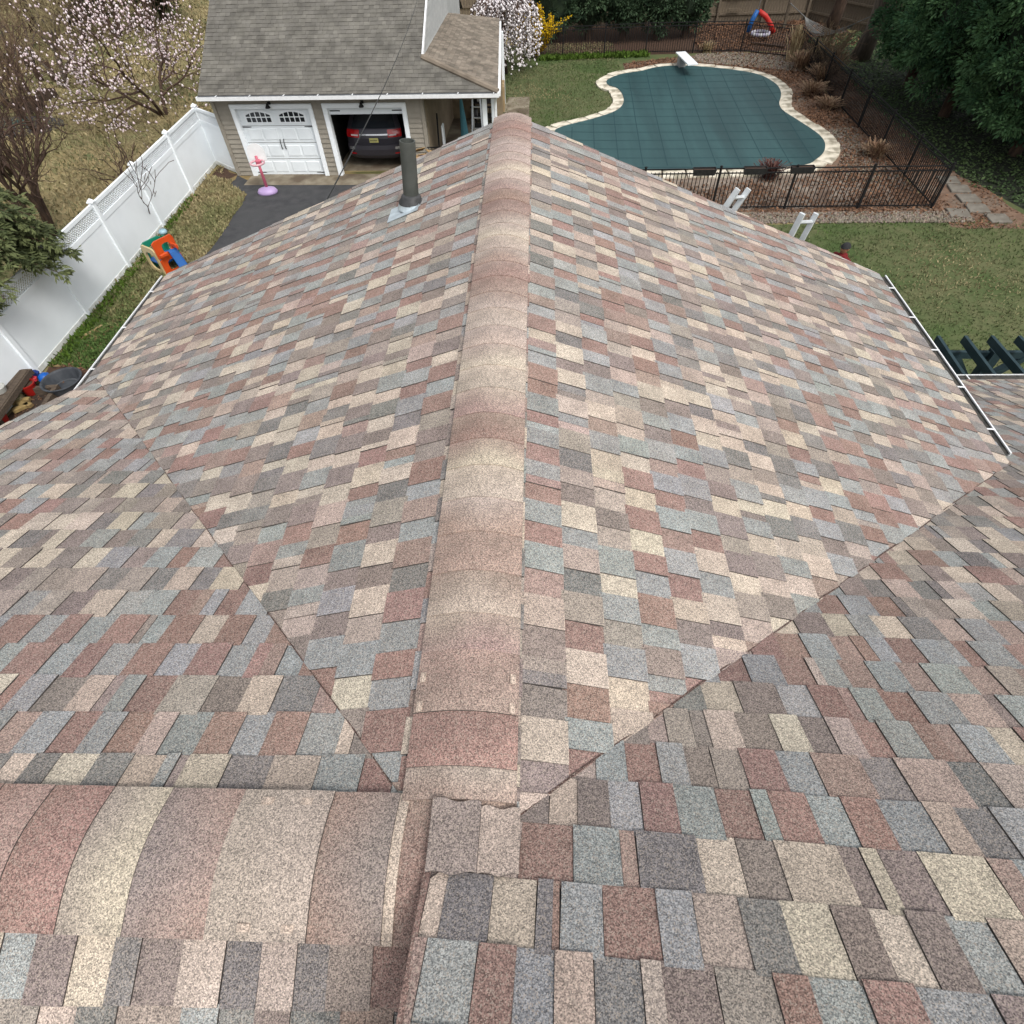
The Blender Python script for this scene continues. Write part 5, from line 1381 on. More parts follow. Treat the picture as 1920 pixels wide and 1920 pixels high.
# ---- big dark evergreens outside the pool fence
for i, (x, y, r_, h, lab) in enumerate([
    (16.3, 21.6, 2.6, 4.6, 'huge dark evergreen beside the stepping stones and ivy'),
    (15.5, 25.2, 2.5, 4.8, 'huge dark evergreen beside the middle of the pool fence'),
    (15.6, 28.8, 2.0, 4.8, 'huge dark evergreen next to the tall grey hammock trunk'),
    (19.4, 18.8, 3.1, 5.0, 'huge dark evergreen behind the ivy bed'),
    (19.6, 25.0, 3.4, 5.6, 'huge dark evergreen in the second row behind the hedge')]):
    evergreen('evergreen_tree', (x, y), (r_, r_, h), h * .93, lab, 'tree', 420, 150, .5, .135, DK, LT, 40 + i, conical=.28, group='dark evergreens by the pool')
# ---- arborvitae row behind the far pool fence
for i, (x, h, lab) in enumerate([(1.1, 1.9, 'dark green shrub beside the yellow flowering bush'), (2.8, 2.1, 'dark green shrub, second from the yellow bush'), (4.5, 2.0, 'dark green shrub in the middle of the back row'), (6.2, 2.1, 'dark green shrub, second from the bare wooden fence'), (7.7, 1.8, 'dark green shrub at the wooden fence end of the row')]):
    evergreen('evergreen_shrub', (x, 37.0 + .15 * math.sin(i * 2)), (1.15, 1.1, h), h * .95, lab, 'shrub', 120, 80, .38, .15, (.018, .042, .022), (.075, .12, .06), 60 + i, group='dark shrubs behind the pool')
# ---- conifer over the white fence
def conifer(base, H, label, seed):
    rr = random.Random(seed); rng = np.random.default_rng(seed); t = thing('hemlock_tree', (base[0], base[1], G), label, 'tree')
    b = MB(); b.tube([(base[0], base[1], G - .05), (base[0] + .1, base[1], G + H)], [.22, .03], 9); b.build('trunk', MT['bark'], t, keep=True)
    bl = MB(); P, D, C = [], [], []
    nb = 66; NB = nb + 34
    for i in range(NB):
        z = 2.2 + (H - 2.6) * ((i / nb) if i < nb else rr.uniform(0, .35)) ** .95; a = i * 2.4 + rr.uniform(-.3, .3) if i < nb else rr.uniform(-1.0, .9); L = (2.75 * (1 - z / H) ** .8 + .3) * rr.uniform(.75, 1.1)
        p0 = Vector((base[0], base[1], G + z)); dirv = Vector((math.cos(a), math.sin(a), .12)); pts = []
        for k in range(7):
            t_ = k / 6; pts.append(p0 + Vector((dirv.x * L * t_, dirv.y * L * t_, L * (.16 * t_ - .42 * t_ * t_))))
        bl.tube(pts, [.035 * (1 - .8 * k / 6) for k in range(7)], 5, cap=False)
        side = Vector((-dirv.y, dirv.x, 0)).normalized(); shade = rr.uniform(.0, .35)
        for k in range(int(32 * L)):
            t_ = rr.uniform(.12, 1); i0 = min(int(t_ * 6), 5); q = pts[i0].lerp(pts[i0 + 1], t_ * 6 - i0); sg = rr.choice((-1, 1)); wl_ = L * .34 * (1.1 - t_) + .12
            tw = q + side * sg * wl_ * rr.uniform(.5, 1) + dirv * wl_ * .5 + Vector((0, 0, -.12 * wl_ + rr.uniform(-.05, .03)))
            nn = 9
            for j in range(nn):
                s_ = (j + rr.random()) / nn; base_ = q.lerp(tw, s_); dv = (tw - q).normalized() * .6 + side * rr.uniform(-1, 1) * .7 + Vector((rr.uniform(-.3, .3), rr.uniform(-.3, .3), rr.uniform(-.5, .15)))
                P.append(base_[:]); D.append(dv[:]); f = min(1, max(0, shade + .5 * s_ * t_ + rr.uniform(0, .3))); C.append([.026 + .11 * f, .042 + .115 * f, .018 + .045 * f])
    bl.build('bough', MT['bark'], t, keep=True)
    P, D, C = np.array(P), np.array(D), np.array(C)
    leaves('crown', P, D,   .15 * rng.uniform(.6, 1.3, len(P)), .048 * rng.uniform(.7, 1.4, len(P)), C, MT['leaf'], t, flat=np.array([0, 0, 1.0]))
    return t
conifer((-12.9, 11.6), 6.4, 'green conifer with drooping boughs overhanging the white fence', 5)

# ---- bare trees left of the white fence
bare_tree('bare_tree', (-14.9, 17.0), 6, 3.3, .085, 3, 'bare many-stemmed brown tree close behind the white fence', seed=3, trunk_m='bark', twig_m='twig_dark', spread=.42, kids=(4, 5, 4), lratio=.6, up=.2)
_T = [((20, 330), 4, 3.2, 'twig', 'bark', 'bare grey tree at the yard edge by the dark planter'), ((70, 250), 4, 3.0, 'twig', 'bark', 'bare brown tree beside the grey tarpaulin'), ((20, 205), 4, 3.4, 'twig_pale', 'bark_grey', 'pale leafless tree in front of the raised planter'), ((125, 165), 4, 3.0, 'twig_pale', 'bark_grey', 'pale leafless tree with upright twigs beside the cherry'),
      ((60, 128), 5, 3.4, 'twig_pale', 'bark_grey', 'pale leafless tree behind the wooden crate'), ((15, 120), 5, 3.6, 'twig', 'bark_grey', 'grey leafless tree at the back of the wild yard'), ((110, 95), 5, 3.4, 'twig_pale', 'bark_grey', 'olive leafless thicket tree behind the two stumps'), ((165, 82), 5, 3.4, 'twig_pale', 'bark_grey', 'olive leafless thicket tree behind the flowering cherry'),
      ((225, 72), 5, 3.0, 'twig_dark', 'bark', 'dark leafless tree between the cherry and shed'), ((60, 62), 5, 4.0, 'twig', 'bark', 'tall brown leafless tree far behind the wild yard'), ((140, 48), 5, 4.0, 'twig', 'bark', 'tall brown leafless tree beside the olive bush'), ((285, 60), 5, 2.8, 'twig_dark', 'bark', 'dark leafless tree in front of the pale blue shed')]
for i, (pp_, st_, L_, tw_, tr_, lab_) in enumerate(_T):
    p = at(*pp_); bare_tree('bare_tree', (p[0], p[1]), st_, L_, .07, 3, lab_, seed=100 + i, trunk_m=tr_, twig_m=tw_, spread=.38, kids=(5, 5, 4), up=.28, group='leafless trees of the wild yard')
bare_tree('bare_shrub', (-13.6, 23.6), 6, 1.1, .03, 2, 'low arching bare shrub behind the fence gate', 'shrub', seed=31, twig_m='twig_pale', spread=1.1, kids=(5, 4), up=-.1, lratio=.8)
bare_tree('bare_shrub', (-14.6, 21.2), 6, 1.3, .03, 2, 'wide arching bare shrub between the fence and brown tree', 'shrub', seed=33, twig_m='twig_pale', spread=1.2, kids=(5, 4), up=-.1, lratio=.8)
bare_tree('bare_shrub', (-11.95, 17.2), 3, 1.7, .018, 2, 'thin bare twigs arching over the white fence top', 'shrub', seed=36, trunk_m='twig_dark', twig_m='twig_dark', spread=.25, lean=(.0, 0), kids=(4, 3), up=.35, lratio=.7)
evergreen('evergreen_shrub', (-22.5, 44.0), (1.6, 1.6, 2.2), 2.1, 'dull green shrub among the far leafless trees', 'shrub', 60, 60, .5, .2, (.025, .035, .015), (.10, .11, .04), 71)
evergreen('evergreen_shrub', (-27.5, 45.5), (2.6, 2.0, 2.0), 1.9, 'olive green bush at the far end of wild yard', 'shrub', 70, 60, .6, .2, (.03, .04, .015), (.11, .11, .045), 72)
evergreen('low_evergreen', (-17.4, 13.6), (1.1, 1.0, .7), .6, 'low green shrub under the conifer by the bare stems', 'shrub', 50, 50, .3, .12, (.015, .03, .012), (.06, .09, .03), 73, trunk=False)
# ---- flowering cherry overhanging the garage roof
ctree, segs, tips = bare_tree('flowering_cherry', (-15.7, 27.6), 3, 3.1, .085, 3, 'cherry tree in pale pink blossom reaching over the garage roof', seed=52, trunk_m='bark', twig_m='twig_dark', spread=.55, lean=(.05, .1), kids=(6, 6, 5), up=.1, ang=.95, lratio=.74)
rr = random.Random(9); BP = []
for lev, P, R in segs:
    if lev < 2: continue
    for k in range(len(P) - 1):
        for _ in range(1):
            if rr.random() < .75: BP.append((P[k].lerp(P[k + 1], rr.random()) + Vector((rr.gauss(0, .03), rr.gauss(0, .03), rr.gauss(0, .03))))[:])
BP = np.array(BP); w_ = nrg.random((len(BP), 1))
blobs('blossom', BP, nrg.uniform(.04, .072, len(BP)), np.array(S(252, 242, 244, .9)) * w_ + np.array(S(240, 218, 224, .88)) * (1 - w_), MT['petal'], ctree)
# ---- weeping white cherry and forsythia
wp = at(948, 138)
t = thing('weeping_cherry', (wp[0], wp[1], G), 'white blossoming weeping tree beside the garage porch', 'tree')
b = MB(); b.tube([(wp[0], wp[1], G - .05), (wp[0] - .1, wp[1], G + 1.2), (wp[0], wp[1], G + 2.3)], [.12, .1, .07], 8); b.build('trunk', MT['bark'], t, smooth=True, keep=True)
rr = random.Random(3); b = MB(); BP, BC = [], []
for i in range(190):
    a = rr.uniform(0, 6.283); R_ = 1.55 * math.sqrt(rr.random()) * (1 + .12 * math.sin(3 * a)); h = 2.35 + .35 * (1 - R_ / 1.6) + rr.uniform(-.1, .15); low = rr.uniform(.12, .9) if R_ > .7 else rr.uniform(.8, 1.7)
    P = []
    for k in range(9):
        t_ = k / 8; rr_ = R_ * min(1, t_ * 2.4) ** .7; z = h + .25 * math.sin(min(1, t_ * 2.4) * math.pi) * .6 - (h - low) * max(0, t_ - .3) / .7
        P.append(Vector((wp[0] + math.cos(a) * rr_ + rr.gauss(0, .03), wp[1] + math.sin(a) * rr_ + rr.gauss(0, .03), G + z)))
    b.tube(P, [.016 * (1 - .08 * k) for k in range(9)], 3, cap=False)
    dens = rr.uniform(.4, 1)
    for k in range(8):
        for _ in range(4):
            if rr.random() < dens * .8: BP.append((P[k].lerp(P[k + 1], rr.random()) + Vector((rr.gauss(0, .03), rr.gauss(0, .03), rr.gauss(0, .03))))[:])
b.build('crown', MT['twig_dark'], t, keep=True)
BP = np.array(BP); w_ = nrg.random((len(BP), 1))
blobs('blossom', BP, nrg.uniform(.04, .075, len(BP)), np.array(S(250, 246, 247, .95)) * w_ + np.array(S(236, 228, 230, .9)) * (1 - w_), MT['petal'], t)
fpn = at(1006, 100)
t, segs, tips = bare_tree('forsythia', (fpn[0], fpn[1] - .3), 14, 1.4, .02, 1, 'bright yellow forsythia behind the black pool fence', 'shrub', seed=5, trunk_m='twig', twig_m='twig', spread=.45, kids=(4, 3), up=.2, ang=.5)
BP = []
rr = random.Random(13)
for lev, P, R in segs:
    for k in range(len(P) - 1):
        for _ in range(9): BP.append((P[k].lerp(P[k + 1], rr.random()) + Vector((rr.gauss(0, .045), rr.gauss(0, .045), rr.gauss(0, .045))))[:])
BP = np.array(BP); w_ = nrg.random((len(BP), 1))
blobs('blossom', BP, nrg.uniform(.02, .045, len(BP)), np.array(S(240, 206, 30, .85)) * w_ + np.array(S(214, 166, 10, .8)) * (1 - w_), MT['petal'], t)

# ---- ornamental grasses and dry shrubs in the pool bed
def grass_clump(px, py, h, n, spread, cols, label, seed, name='ornamental_grass', cat='grass clump', z=0):
    rng = np.random.default_rng(seed); p = at(px, py); t = thing(name, (p[0], p[1], G), label, cat, 'dry clumps in the pool bed')
    b = MB()
    for i in range(n):
        a = rng.uniform(0, 6.28); s = rng.uniform(.1, 1) * spread; hh = h * rng.uniform(.55, 1.1); c = cols[rng.integers(len(cols))]; b.col = tuple(np.array(c) * rng.uniform(.75, 1.15))
        o_ = np.array([p[0] + rng.normal(0, .1), p[1] + rng.normal(0, .1), G]); P = [o_ + np.array([math.cos(a) * s * k_ ** 1.6, math.sin(a) * s * k_ ** 1.6, hh * (k_ - .28 * s * k_ ** 3)]) for k_ in (0, .35, .7, 1)]
        sd_ = np.array([-math.sin(a), math.cos(a), 0]) * .011
        V = [P[0] - sd_, P[0] + sd_, P[1] + sd_, P[1] - sd_, P[2] + sd_ * .9, P[2] - sd_ * .9, P[3] + sd_ * 1.4, P[3] - sd_ * 1.4]
        b.add([tuple(v) for v in V], [(0, 1, 2, 3), (3, 2, 4, 5), (5, 4, 6, 7)])
    b.build('blade', MT['grass'], t, keep=True)['kind'] = 'stuff'
tan = [S(226, 206, 164), S(204, 180, 140), S(176, 150, 118)]; brn = [S(172, 140, 114), S(142, 112, 92), S(190, 162, 130)]
GC = [(1484, 116, 1.3, 170, .5, tan, 'tall straw coloured grass clump at the bend of the pool fence'), (1500, 132, .7, 260, .9, brn, 'reddish brown dry clump in front of the tall straw grass'), (1530, 128, 1.1, 130, .7, tan, 'leaning straw grass clump inside the pool fence bend'), (1540, 160, .75, 260, .9, brn, 'wide brown dry clump beside the curved coping'), (1562, 140, .9, 140, .8, brn, 'brown twiggy clump against the pool fence'), (1520, 180, .5, 200, .8, brn, 'low brown clump near the waist of the pool'), (1550, 205, .4, 180, .7, brn, 'low brown clump between coping waist and fence'), (1325, 98, .4, 140, .4, tan, 'small straw tuft behind the diving board'), (1640, 296, .5, 220, .6, brn, 'brown clump near the fence, by the widest coping'), (1440, 334, .5, 260, .6, [S(96, 64, 62), S(116, 84, 76)], 'dark reddish low shrub just inside the front pool fence')]
for i, g_ in enumerate(GC): grass_clump(*g_, 80 + i)
t_ = bare_tree('bare_shrub', (12.6, 30.2), 8, 1.2, .025, 2, 'reddish bare thicket spilling over the pool fence', 'shrub', seed=44, twig_m='twig', spread=1.0, kids=(6, 5), up=.1, lratio=.8)

# ================================================================== ground cover (uncountable)
def scatter(poly, n, rng):
    poly = [np.array(p[:2]) for p in poly]; lo, hi = np.min(poly, 0), np.max(poly, 0); P = rng.uniform(lo, hi, (n, 2)); return P[inpoly(P, poly)]
def visible(P, m=30):
    d = np.c_[P, np.full(len(P), G)] - CC; z = d @ AF; x = 960 + FOC * (d @ AR) / z; y = 960 - FOC * (d @ AU) / z
    return (z > 0) & (x > -m * 8) & (x < 1920 + m * 8) & (y > -m * 4) & (y < 1100)
def grass_field(name, poly, n, colf, size, seed, label, excl=(), kind='stuff', cat='grass'):
    rng = np.random.default_rng(seed); P = scatter(poly, n, rng); P = P[visible(P)]
    for e in excl: P = P[~inpoly(P, [np.array(q_[:2]) for q_ in e])]
    C, sz, keep = colf(P, rng); P, C, sz = P[keep], C[keep], sz[keep]
    N = len(P); D = np.c_[rng.normal(0, .55, (N, 2)), rng.uniform(.4, 1, N)]
    o = leaves(name, np.c_[P, np.full(N, G + .003)], D, size * sz, size * .38 * sz, C, MT['grass']); tag(o, label, cat, kind='stuff'); return o
GRN, YEL, TAN, OLV = np.array(S(92, 118, 62)), np.array(S(132, 136, 84)), np.array(S(184, 168, 130)), np.array(S(114, 122, 84))
def lawn_col(P, rng):
    n1, n2, n3 = vnoise(P, .35, 1), vnoise(P, 1.4, 2), vnoise(P, 5, 3); f = np.clip((n1 - .5) * .9 + .2 + n2 * .3 + n3 * .2 + rng.normal(0, .12, len(P)), 0, 1)[:, None]
    C = np.where(f < .5, GRN * (1 - f * 2) + OLV * (f * 2), OLV * (2 - 2 * f) + TAN * (2 * f - 1)); C = C * rng.uniform(.82, 1.25, (len(P), 1))
    return C, rng.uniform(.5, 1.3, len(P)), rng.random(len(P)) < .55 + .45 * n2
pool_ex = [cen + (p - cen) * 1.12 for p in cov]
grass_field('grass', LAWN, 330000, lawn_col, .075, 5, 'short patchy green lawn grass around the pool', [pool_ex])
def side_col(P, rng):
    n1, n2 = vnoise(P, .7, 4), vnoise(P, 3, 5); g = np.clip((15.2 - P[:, 1]) / 3.5, 0, 1) * .8 + n1 * .35 - np.clip((P[:, 0] + 9.6) / 1.5, 0, 1) * .5
    f = np.clip(g + n2 * .3 + rng.normal(0, .12, len(P)), 0, 1)[:, None]; C = TAN * 1.15 * (1 - f) + GRN * 1.1 * f; C = C * rng.uniform(.65, 1.2, (len(P), 1)); return C, rng.uniform(.5, 1.4, len(P)), rng.random(len(P)) < .5 + .5 * n2
SIDEG = [(-11.45, 10.6), (-10.4, 10.4), (-9.5, 12.0), (-9.0, 14.2), (-8.6, 15), (-9.0, 20.5), (-10.9, 21.0), (-11.45, 21.2)]
grass_field('side_grass', SIDEG, 52000, side_col, .09, 6, 'tan and green grass strip along the white fence', [DRIVE])
def wild_col(P, rng):
    n1, n2 = vnoise(P, .3, 7), vnoise(P, 1.6, 8); f = np.clip(n1 * .7 + n2 * .5 - .15 + rng.normal(0, .14, len(P)), 0, 1)[:, None]
    C = TAN * 1.25 * (1 - f) + OLV * 1.25 * f; C = C * rng.uniform(.6, 1.2, (len(P), 1)); return C, rng.uniform(.6, 1.6, len(P)), rng.random(len(P)) < .5 + .5 * n2
WILD = [(-11.65, 8), (-24, 8), (-46, 34), (-46, 50), (-11, 50), (-11, 24)]
grass_field('wild_grass', WILD, 170000, wild_col, .13, 7, 'dry tan grass of the wild yard behind the fence')
def tuft_col(P, rng): return np.tile(np.array(S(96, 124, 48)), (len(P), 1)) * rng.uniform(.6, 1.2, (len(P), 1)), rng.uniform(.8, 1.8, len(P)), np.ones(len(P), bool)
grass_field('grass_fringe', [(.2, 33.75), (5.5, 33.9), (5.5, 34.5), (.2, 34.3)], 2600, tuft_col, .14, 8, 'tall bright grass fringe along the far pool fence')
grass_field('fence_weeds', [(-11.47, 10.5), (-11.1, 10.5), (-11.15, 14), (-11.3, 19.6), (-11.47, 19.6)], 1900, tuft_col, .1, 9, 'green weeds along the foot of the white fence')
def ivy_col(P, rng):
    n = vnoise(P, 1.2, 9)[:, None]; return (np.array(S(74, 100, 62)) * (1 - n) + np.array(S(116, 138, 88)) * n) * rng.uniform(.5, 1.25, (len(P), 1)), rng.uniform(.6, 1.4, len(P)), np.ones(len(P), bool)
def leaf_field(name, poly, n, colf, size, seed, label, cat, m='leaf', excl=(), zj=.06, flat=True):
    rng = np.random.default_rng(seed); P = scatter(poly, n, rng); P = P[visible(P)]
    for e in excl: P = P[~inpoly(P, [np.array(q_[:2]) for q_ in e])]
    C, sz, keep = colf(P, rng); P, C, sz = P[keep], C[keep], sz[keep]; N = len(P)
    D = np.c_[rng.normal(0, 1, (N, 2)), rng.normal(0.1, .3, N)]
    o = leaves(name, np.c_[P, G + .015 + rng.uniform(0, zj, N)], D, size * sz, size * .7 * sz, C, MT[m], flat=np.array([0, 0, 1.0])); tag(o, label, cat, kind='stuff')
leaf_field('ivy', wob(IVY, .2, .8, 8), 60000, ivy_col, .1, 12, 'dark ivy ground cover under the big evergreens', 'ivy')
def lit_col(P, rng):
    n = vnoise(P, 1.0, 10); f = rng.random((len(P), 1)); return (np.array(S(156, 118, 92)) * f + np.array(S(112, 84, 68)) * (1 - f)) * rng.uniform(.6, 1.3, (len(P), 1)), rng.uniform(.5, 1.4, len(P)), rng.random(len(P)) < .25 + 1.0 * (n - .3)
leaf_field('leaf_litter', BED + [], 80000, lit_col, .08, 13, 'brown fallen leaves over the beds beside the pool', 'leaves', 'litter', [pool_ex], .03)
leaf_field('outer_litter', [(12.15, 20.5), (13.7, 20.2), (13.6, 33), (12.15, 33)], 9000, lit_col, .08, 24, 'brown fallen leaves outside the side of the pool fence', 'leaves', 'litter', (), .03)
leaf_field('path_litter', wob(PATH, .1, .5, 6) , 5200, lit_col, .075, 14, 'brown fallen leaves along the stepping stone path', 'leaves', 'litter', (), .02)
leaf_field('back_litter', [(8.0, 34.5), (16, 34.5), (16, 39.5), (8, 39.5)], 16000, lit_col, .09, 15, 'brown fallen leaves under the hammock', 'leaves', 'litter', (), .03)
def pebbles(name, poly, n, r0, label, seed, excl=()):
    rng = np.random.default_rng(seed); P = scatter(poly, n, rng); P = P[visible(P)]
    for e in excl: P = P[~inpoly(P, [np.array(q_[:2]) for q_ in e])]
    g = rng.uniform(.5, 1.25, (len(P), 1)); C = np.array(S(152, 140, 126)) * g * (1 + rng.normal(0, .05, (len(P), 3)))
    o = blobs(name, np.c_[P, np.full(len(P), G + .02)], rng.uniform(.5, 1.3, len(P)) * r0, np.clip(C, 0, 1), MT['pebble'], None); tag(o, label, 'gravel', kind='stuff')
pebbles('river_stones', [(4.8, 17.1), (12.9, 16.9), (12.9, 17.55), (4.8, 17.75)], 6500, .045, 'grey river stones edging the lawn below the pool fence', 16)
pebbles('bed_gravel', [(9.6, 20.2), (11.95, 19), (11.95, 24.5), (10.8, 24.0), (10.2, 22.2)], 3600, .04, 'grey gravel between the wide coping and side fence', 17, [pool_ex])
pebbles('back_gravel', [(7.4, 32.9), (11.9, 31.0), (11.9, 33.2), (9.9, 34.1), (7.8, 34.1)], 5500, .05, 'pale gravel behind the diving board', 18, [pool_ex])
leaf_field('bark_mulch', [(-11.3, 7), (-6.5, 7), (-6.8, 13.8), (-9.0, 14.2), (-9.5, 12.0), (-10.6, 10.6), (-11.3, 10.6)], 12000, lit_col, .07, 19, 'brown leaf mulch in the strip beside the house', 'mulch', 'litter', (), .02)

# ================================================================== activity toy on the side grass
tp = at(322, 508)
def plastic(n, c): return plain(n, c, .38, spec=.45)
t = thing('toy_climber', (tp[0], tp[1], G), 'green, cream and orange plastic toy climber beside the white fence', 'toy climber')
TM = Matrix.Translation((tp[0] - .1, tp[1] + .15, G)) @ Matrix.Rotation(rad(-32), 4, 'Z') @ Matrix.Scale(.76, 4)
def ring_panel(c, w_, h_, holes, m, name, ang, th=.06, Mx=TM):
    """panel in the local x-z plane with round-cornered openings (cx, cz, rx, rz)"""
    b = MB(Mx @ Matrix.Translation(c) @ Matrix.Rotation(ang, 4, 'Z')); nseg = 24
    # build as strips between outer outline and each hole cell
    cells = holes; 
    for (x0, x1, z0, z1, cx, cz, rx, rz) in cells:
        O, I = [], []
        for k in range(nseg):
            a = 2 * math.pi * k / nseg; ca_, sa2 = math.cos(a), math.sin(a)
            I.append((cx + rx * math.copysign(abs(ca_) ** .7, ca_), cz + rz * math.copysign(abs(sa2) ** .7, sa2)))
            s_ = min((x1 - cx) / ca_ if ca_ > 1e-6 else ((x0 - cx) / ca_ if ca_ < -1e-6 else 9), (z1 - cz) / sa2 if sa2 > 1e-6 else ((z0 - cz) / sa2 if sa2 < -1e-6 else 9))
            O.append((cx + ca_ * s_, cz + sa2 * s_))
        V = [(x, -th / 2, z) for x, z in O] + [(x, -th / 2, z) for x, z in I] + [(x, th / 2, z) for x, z in O] + [(x, th / 2, z) for x, z in I]; n = nseg
        F = []
        for i in range(n):
            j = (i + 1) % n; F += [(i, j, n + j, n + i), (2 * n + j, 2 * n + i, 3 * n + i, 3 * n + j), (n + i, n + j, 3 * n + j, 3 * n + i), (j, i, 2 * n + i, 2 * n + j)]
        b.add(V, F)
    return b.build(name, m, t, keep=True)
gC, cC, oC, bC = plastic('green_plastic', S(36, 150, 120)), plastic('cream_plastic', S(236, 214, 160)), plastic('orange_plastic', S(238, 92, 34)), plastic('blue_plastic', S(40, 110, 190))
ring_panel((-.42, .0, 0), .8, 1.0, [(-.42, .42, 0, 1.0, 0, .5, .27, .33)], gC, 'green_panel', rad(90))
ring_panel((0, -.42, 0), .84, 1.0, [(-.42, .42, 0, 1.0, 0, .48, .29, .32)], cC, 'cream_panel', 0)
ring_panel((.45, 0, 0), .84, 1.25, [(-.42, .42, 0, .62, 0, .32, .2, .19), (-.42, .42, .62, 1.25, .04, .92, .17, .16)], oC, 'orange_panel', rad(90))
ring_panel((0, .42, 0), .84, 1.0, [(-.42, .42, 0, 1.0, 0, .5, .26, .32)], gC, 'green_panel', 0)
q = MB(TM); q.bbox((0, 0, .42), (.8, .8, .05)); q.build('platform', bC, t, keep=True)
q = MB(TM); P = []
prof_ = [(.46, .8), (.56, .72), (.66, .45), (.78, .15), (.9, .06)]
for x, z in prof_: P += [(x, -.02, z + .1), (x, .02, z), (x, .28, z), (x, .32, z + .1)]
q.add(P, [(i * 4 + j, i * 4 + j + 1, i * 4 + j + 5, i * 4 + j + 4) for i in range(4) for j in range(3)]); q.build('slide', bC, t, keep=True)
q = MB(TM); q.bbox((.62, .25, .95), (.4, .09, .12), .02); q.bbox((.62, -.25, .8), (.1, .3, .1), .02); q.build('crossbar', oC, t, keep=True)
q = MB(TM); q.lathe([(0, 0), (.13, .0), (.16, .06), (.12, .13), (0, .14)], (-.35, .55, 1.0), 12); q.build('knob', plastic('pale_blue_plastic', S(170, 206, 220)), t, smooth=True, keep=True)
b = MB(); sp_ = [at(152, 636), at(193, 612)]; b.bar((sp_[0][0], sp_[0][1], G + .03), (sp_[1][0], sp_[1][1], G + .03), .07, .04); o = b.build('wooden_stake', mat('raw_wood', S(196, 172, 126), S(172, 146, 104), 8, .8)); tag(o, 'pale wooden stake lying on the side grass', 'stake')

# ================================================================== clutter at the deck corner (lower left)
tb = at(128, 728)
t = thing('round_tub', (tb[0], tb[1], G), 'round black plastic tub on the brown soil by the gutter', 'tub')
q = MB(); c0 = (tb[0], tb[1], G); q.lathe([(0, .01), (.34, .01), (.42, .24), (.44, .25), (.44, .265), (.40, .265), (.385, .24), (.32, .05), (0, .05)], c0, 28); q.build('bowl', mat('grey_black_plastic', S(84, 88, 94), S(66, 70, 76), 6, .5), t, smooth=False, keep=True)
q = MB(); q.lathe([(.25, .052), (.27, .052), (.27, .065), (.25, .065)], c0, 24); q.build('base_ring', mat('tub_ring', S(120, 124, 128), None, 6, .5), t, keep=True)
# raised timber deck
DA = at(52, 692, G + .42); DM = Matrix.Translation((DA[0], DA[1], G)) @ Matrix.Rotation(rad(6), 4, 'Z')
t = thing('timber_deck', (DA[0] - 1.2, DA[1] - 1.2, G), 'weathered raised timber deck with plank top beside the white fence', 'deck')
for k in range(14):
    q = MB(DM); q.bbox((-.07 - k * .145, -1.5, .40), (.138, 3.0, .035), .005); q.build('plank', MT['wood_deck'], t, keep=True)
q = MB(DM); q.box((.015, -1.5, .34), (.04, 3.0, .12)); q.build('fascia', MT['wood_deck'], t, keep=True)
q = MB(DM); q.box((-1.0, .015, .34), (2.1, .04, .12)); q.build('fascia', MT['wood_deck'], t, keep=True)
for x, y in ((-.1, -.1), (-.1, -1.5), (-.1, -2.9), (-2, -.1)):
    q = MB(DM); q.box((x, y, .19), (.1, .1, .37)); q.build('leg', MT['wood_deck'], t, keep=True)
t = thing('timber_step', tuple((DM @ Vector((.55, -.75, 0)))), 'weathered timber step frame in front of the raised deck', 'step')
for x0, y0, x1, y1 in ((.62, -.42, .62, -2.2), (.1, -.38, .66, -.38)):
    q = MB(DM); q.bar((x0, y0, .1), (x1, y1, .1), .1, .18); q.build('beam', MT['wood_deck'], t, keep=True)
q = MB(DM); q.box((.34, -1.3, .015), (.5, 1.7, .02)); q.build('base_board', mat('dark_soil_board', S(76, 62, 52), S(58, 48, 42), 6, .9), t, keep=True)
def pot(px, py, z, rr_, h, m, label, name='flower_pot', cat='pot', soil=True):
    p = at(px, py, z); t = thing(name, (p[0], p[1], z), label, cat)
    q = MB(); q.lathe([(0, 0), (rr_ * .75, 0), (rr_, h * .9), (rr_ * 1.08, h * .9), (rr_ * 1.08, h), (rr_ * .93, h), (rr_ * .9, h * .8)], (p[0], p[1], z), 20); q.build('rim', m, t, keep=True)
    q = MB(); q.lathe([(rr_ * .92, h * .82), (0, h * .86)], (p[0], p[1], z), 20); q.build('soil', m_mulch, t, keep=True)
pot(62, 736, G + .03, .17, .26, plain('red_glaze', S(176, 36, 30), .4), 'red pot with dry soil inside the timber step')
pot(3, 792, G + .03, .2, .22, plain('red_plastic', S(190, 44, 40), .4), 'red basin at the edge of the raised deck')
p = at(55, 715, G + .05); t = thing('plastic_bag', (p[0], p[1], G), 'crumpled white and blue plastic bag beside the red pot', 'bag')
rr = random.Random(6)
for nm, c, dx, dy, s_ in (('white_part', S(228, 232, 236), -.02, 0, .2), ('blue_part', S(42, 74, 150), .12, .1, .14), ('red_part', S(226, 60, 76), .2, -.06, .1)):
    q = MB(); V = []; n = 10
    for i in range(6):
        for j in range(n):
            ph = math.pi * i / 5; k_ = s_ * rr.uniform(.75, 1.15); V.append((p[0] + dx + k_ * math.sin(ph) * math.cos(6.283 * j / n), p[1] + dy + k_ * math.sin(ph) * math.sin(6.283 * j / n), G + .16 + k_ * .8 * math.cos(ph)))
    q.add(V, [(i * n + j, i * n + (j + 1) % n, (i + 1) * n + (j + 1) % n, (i + 1) * n + j) for i in range(5) for j in range(n)]); q.build(nm, plain('bag_' + nm, c, .5), t, keep=True)
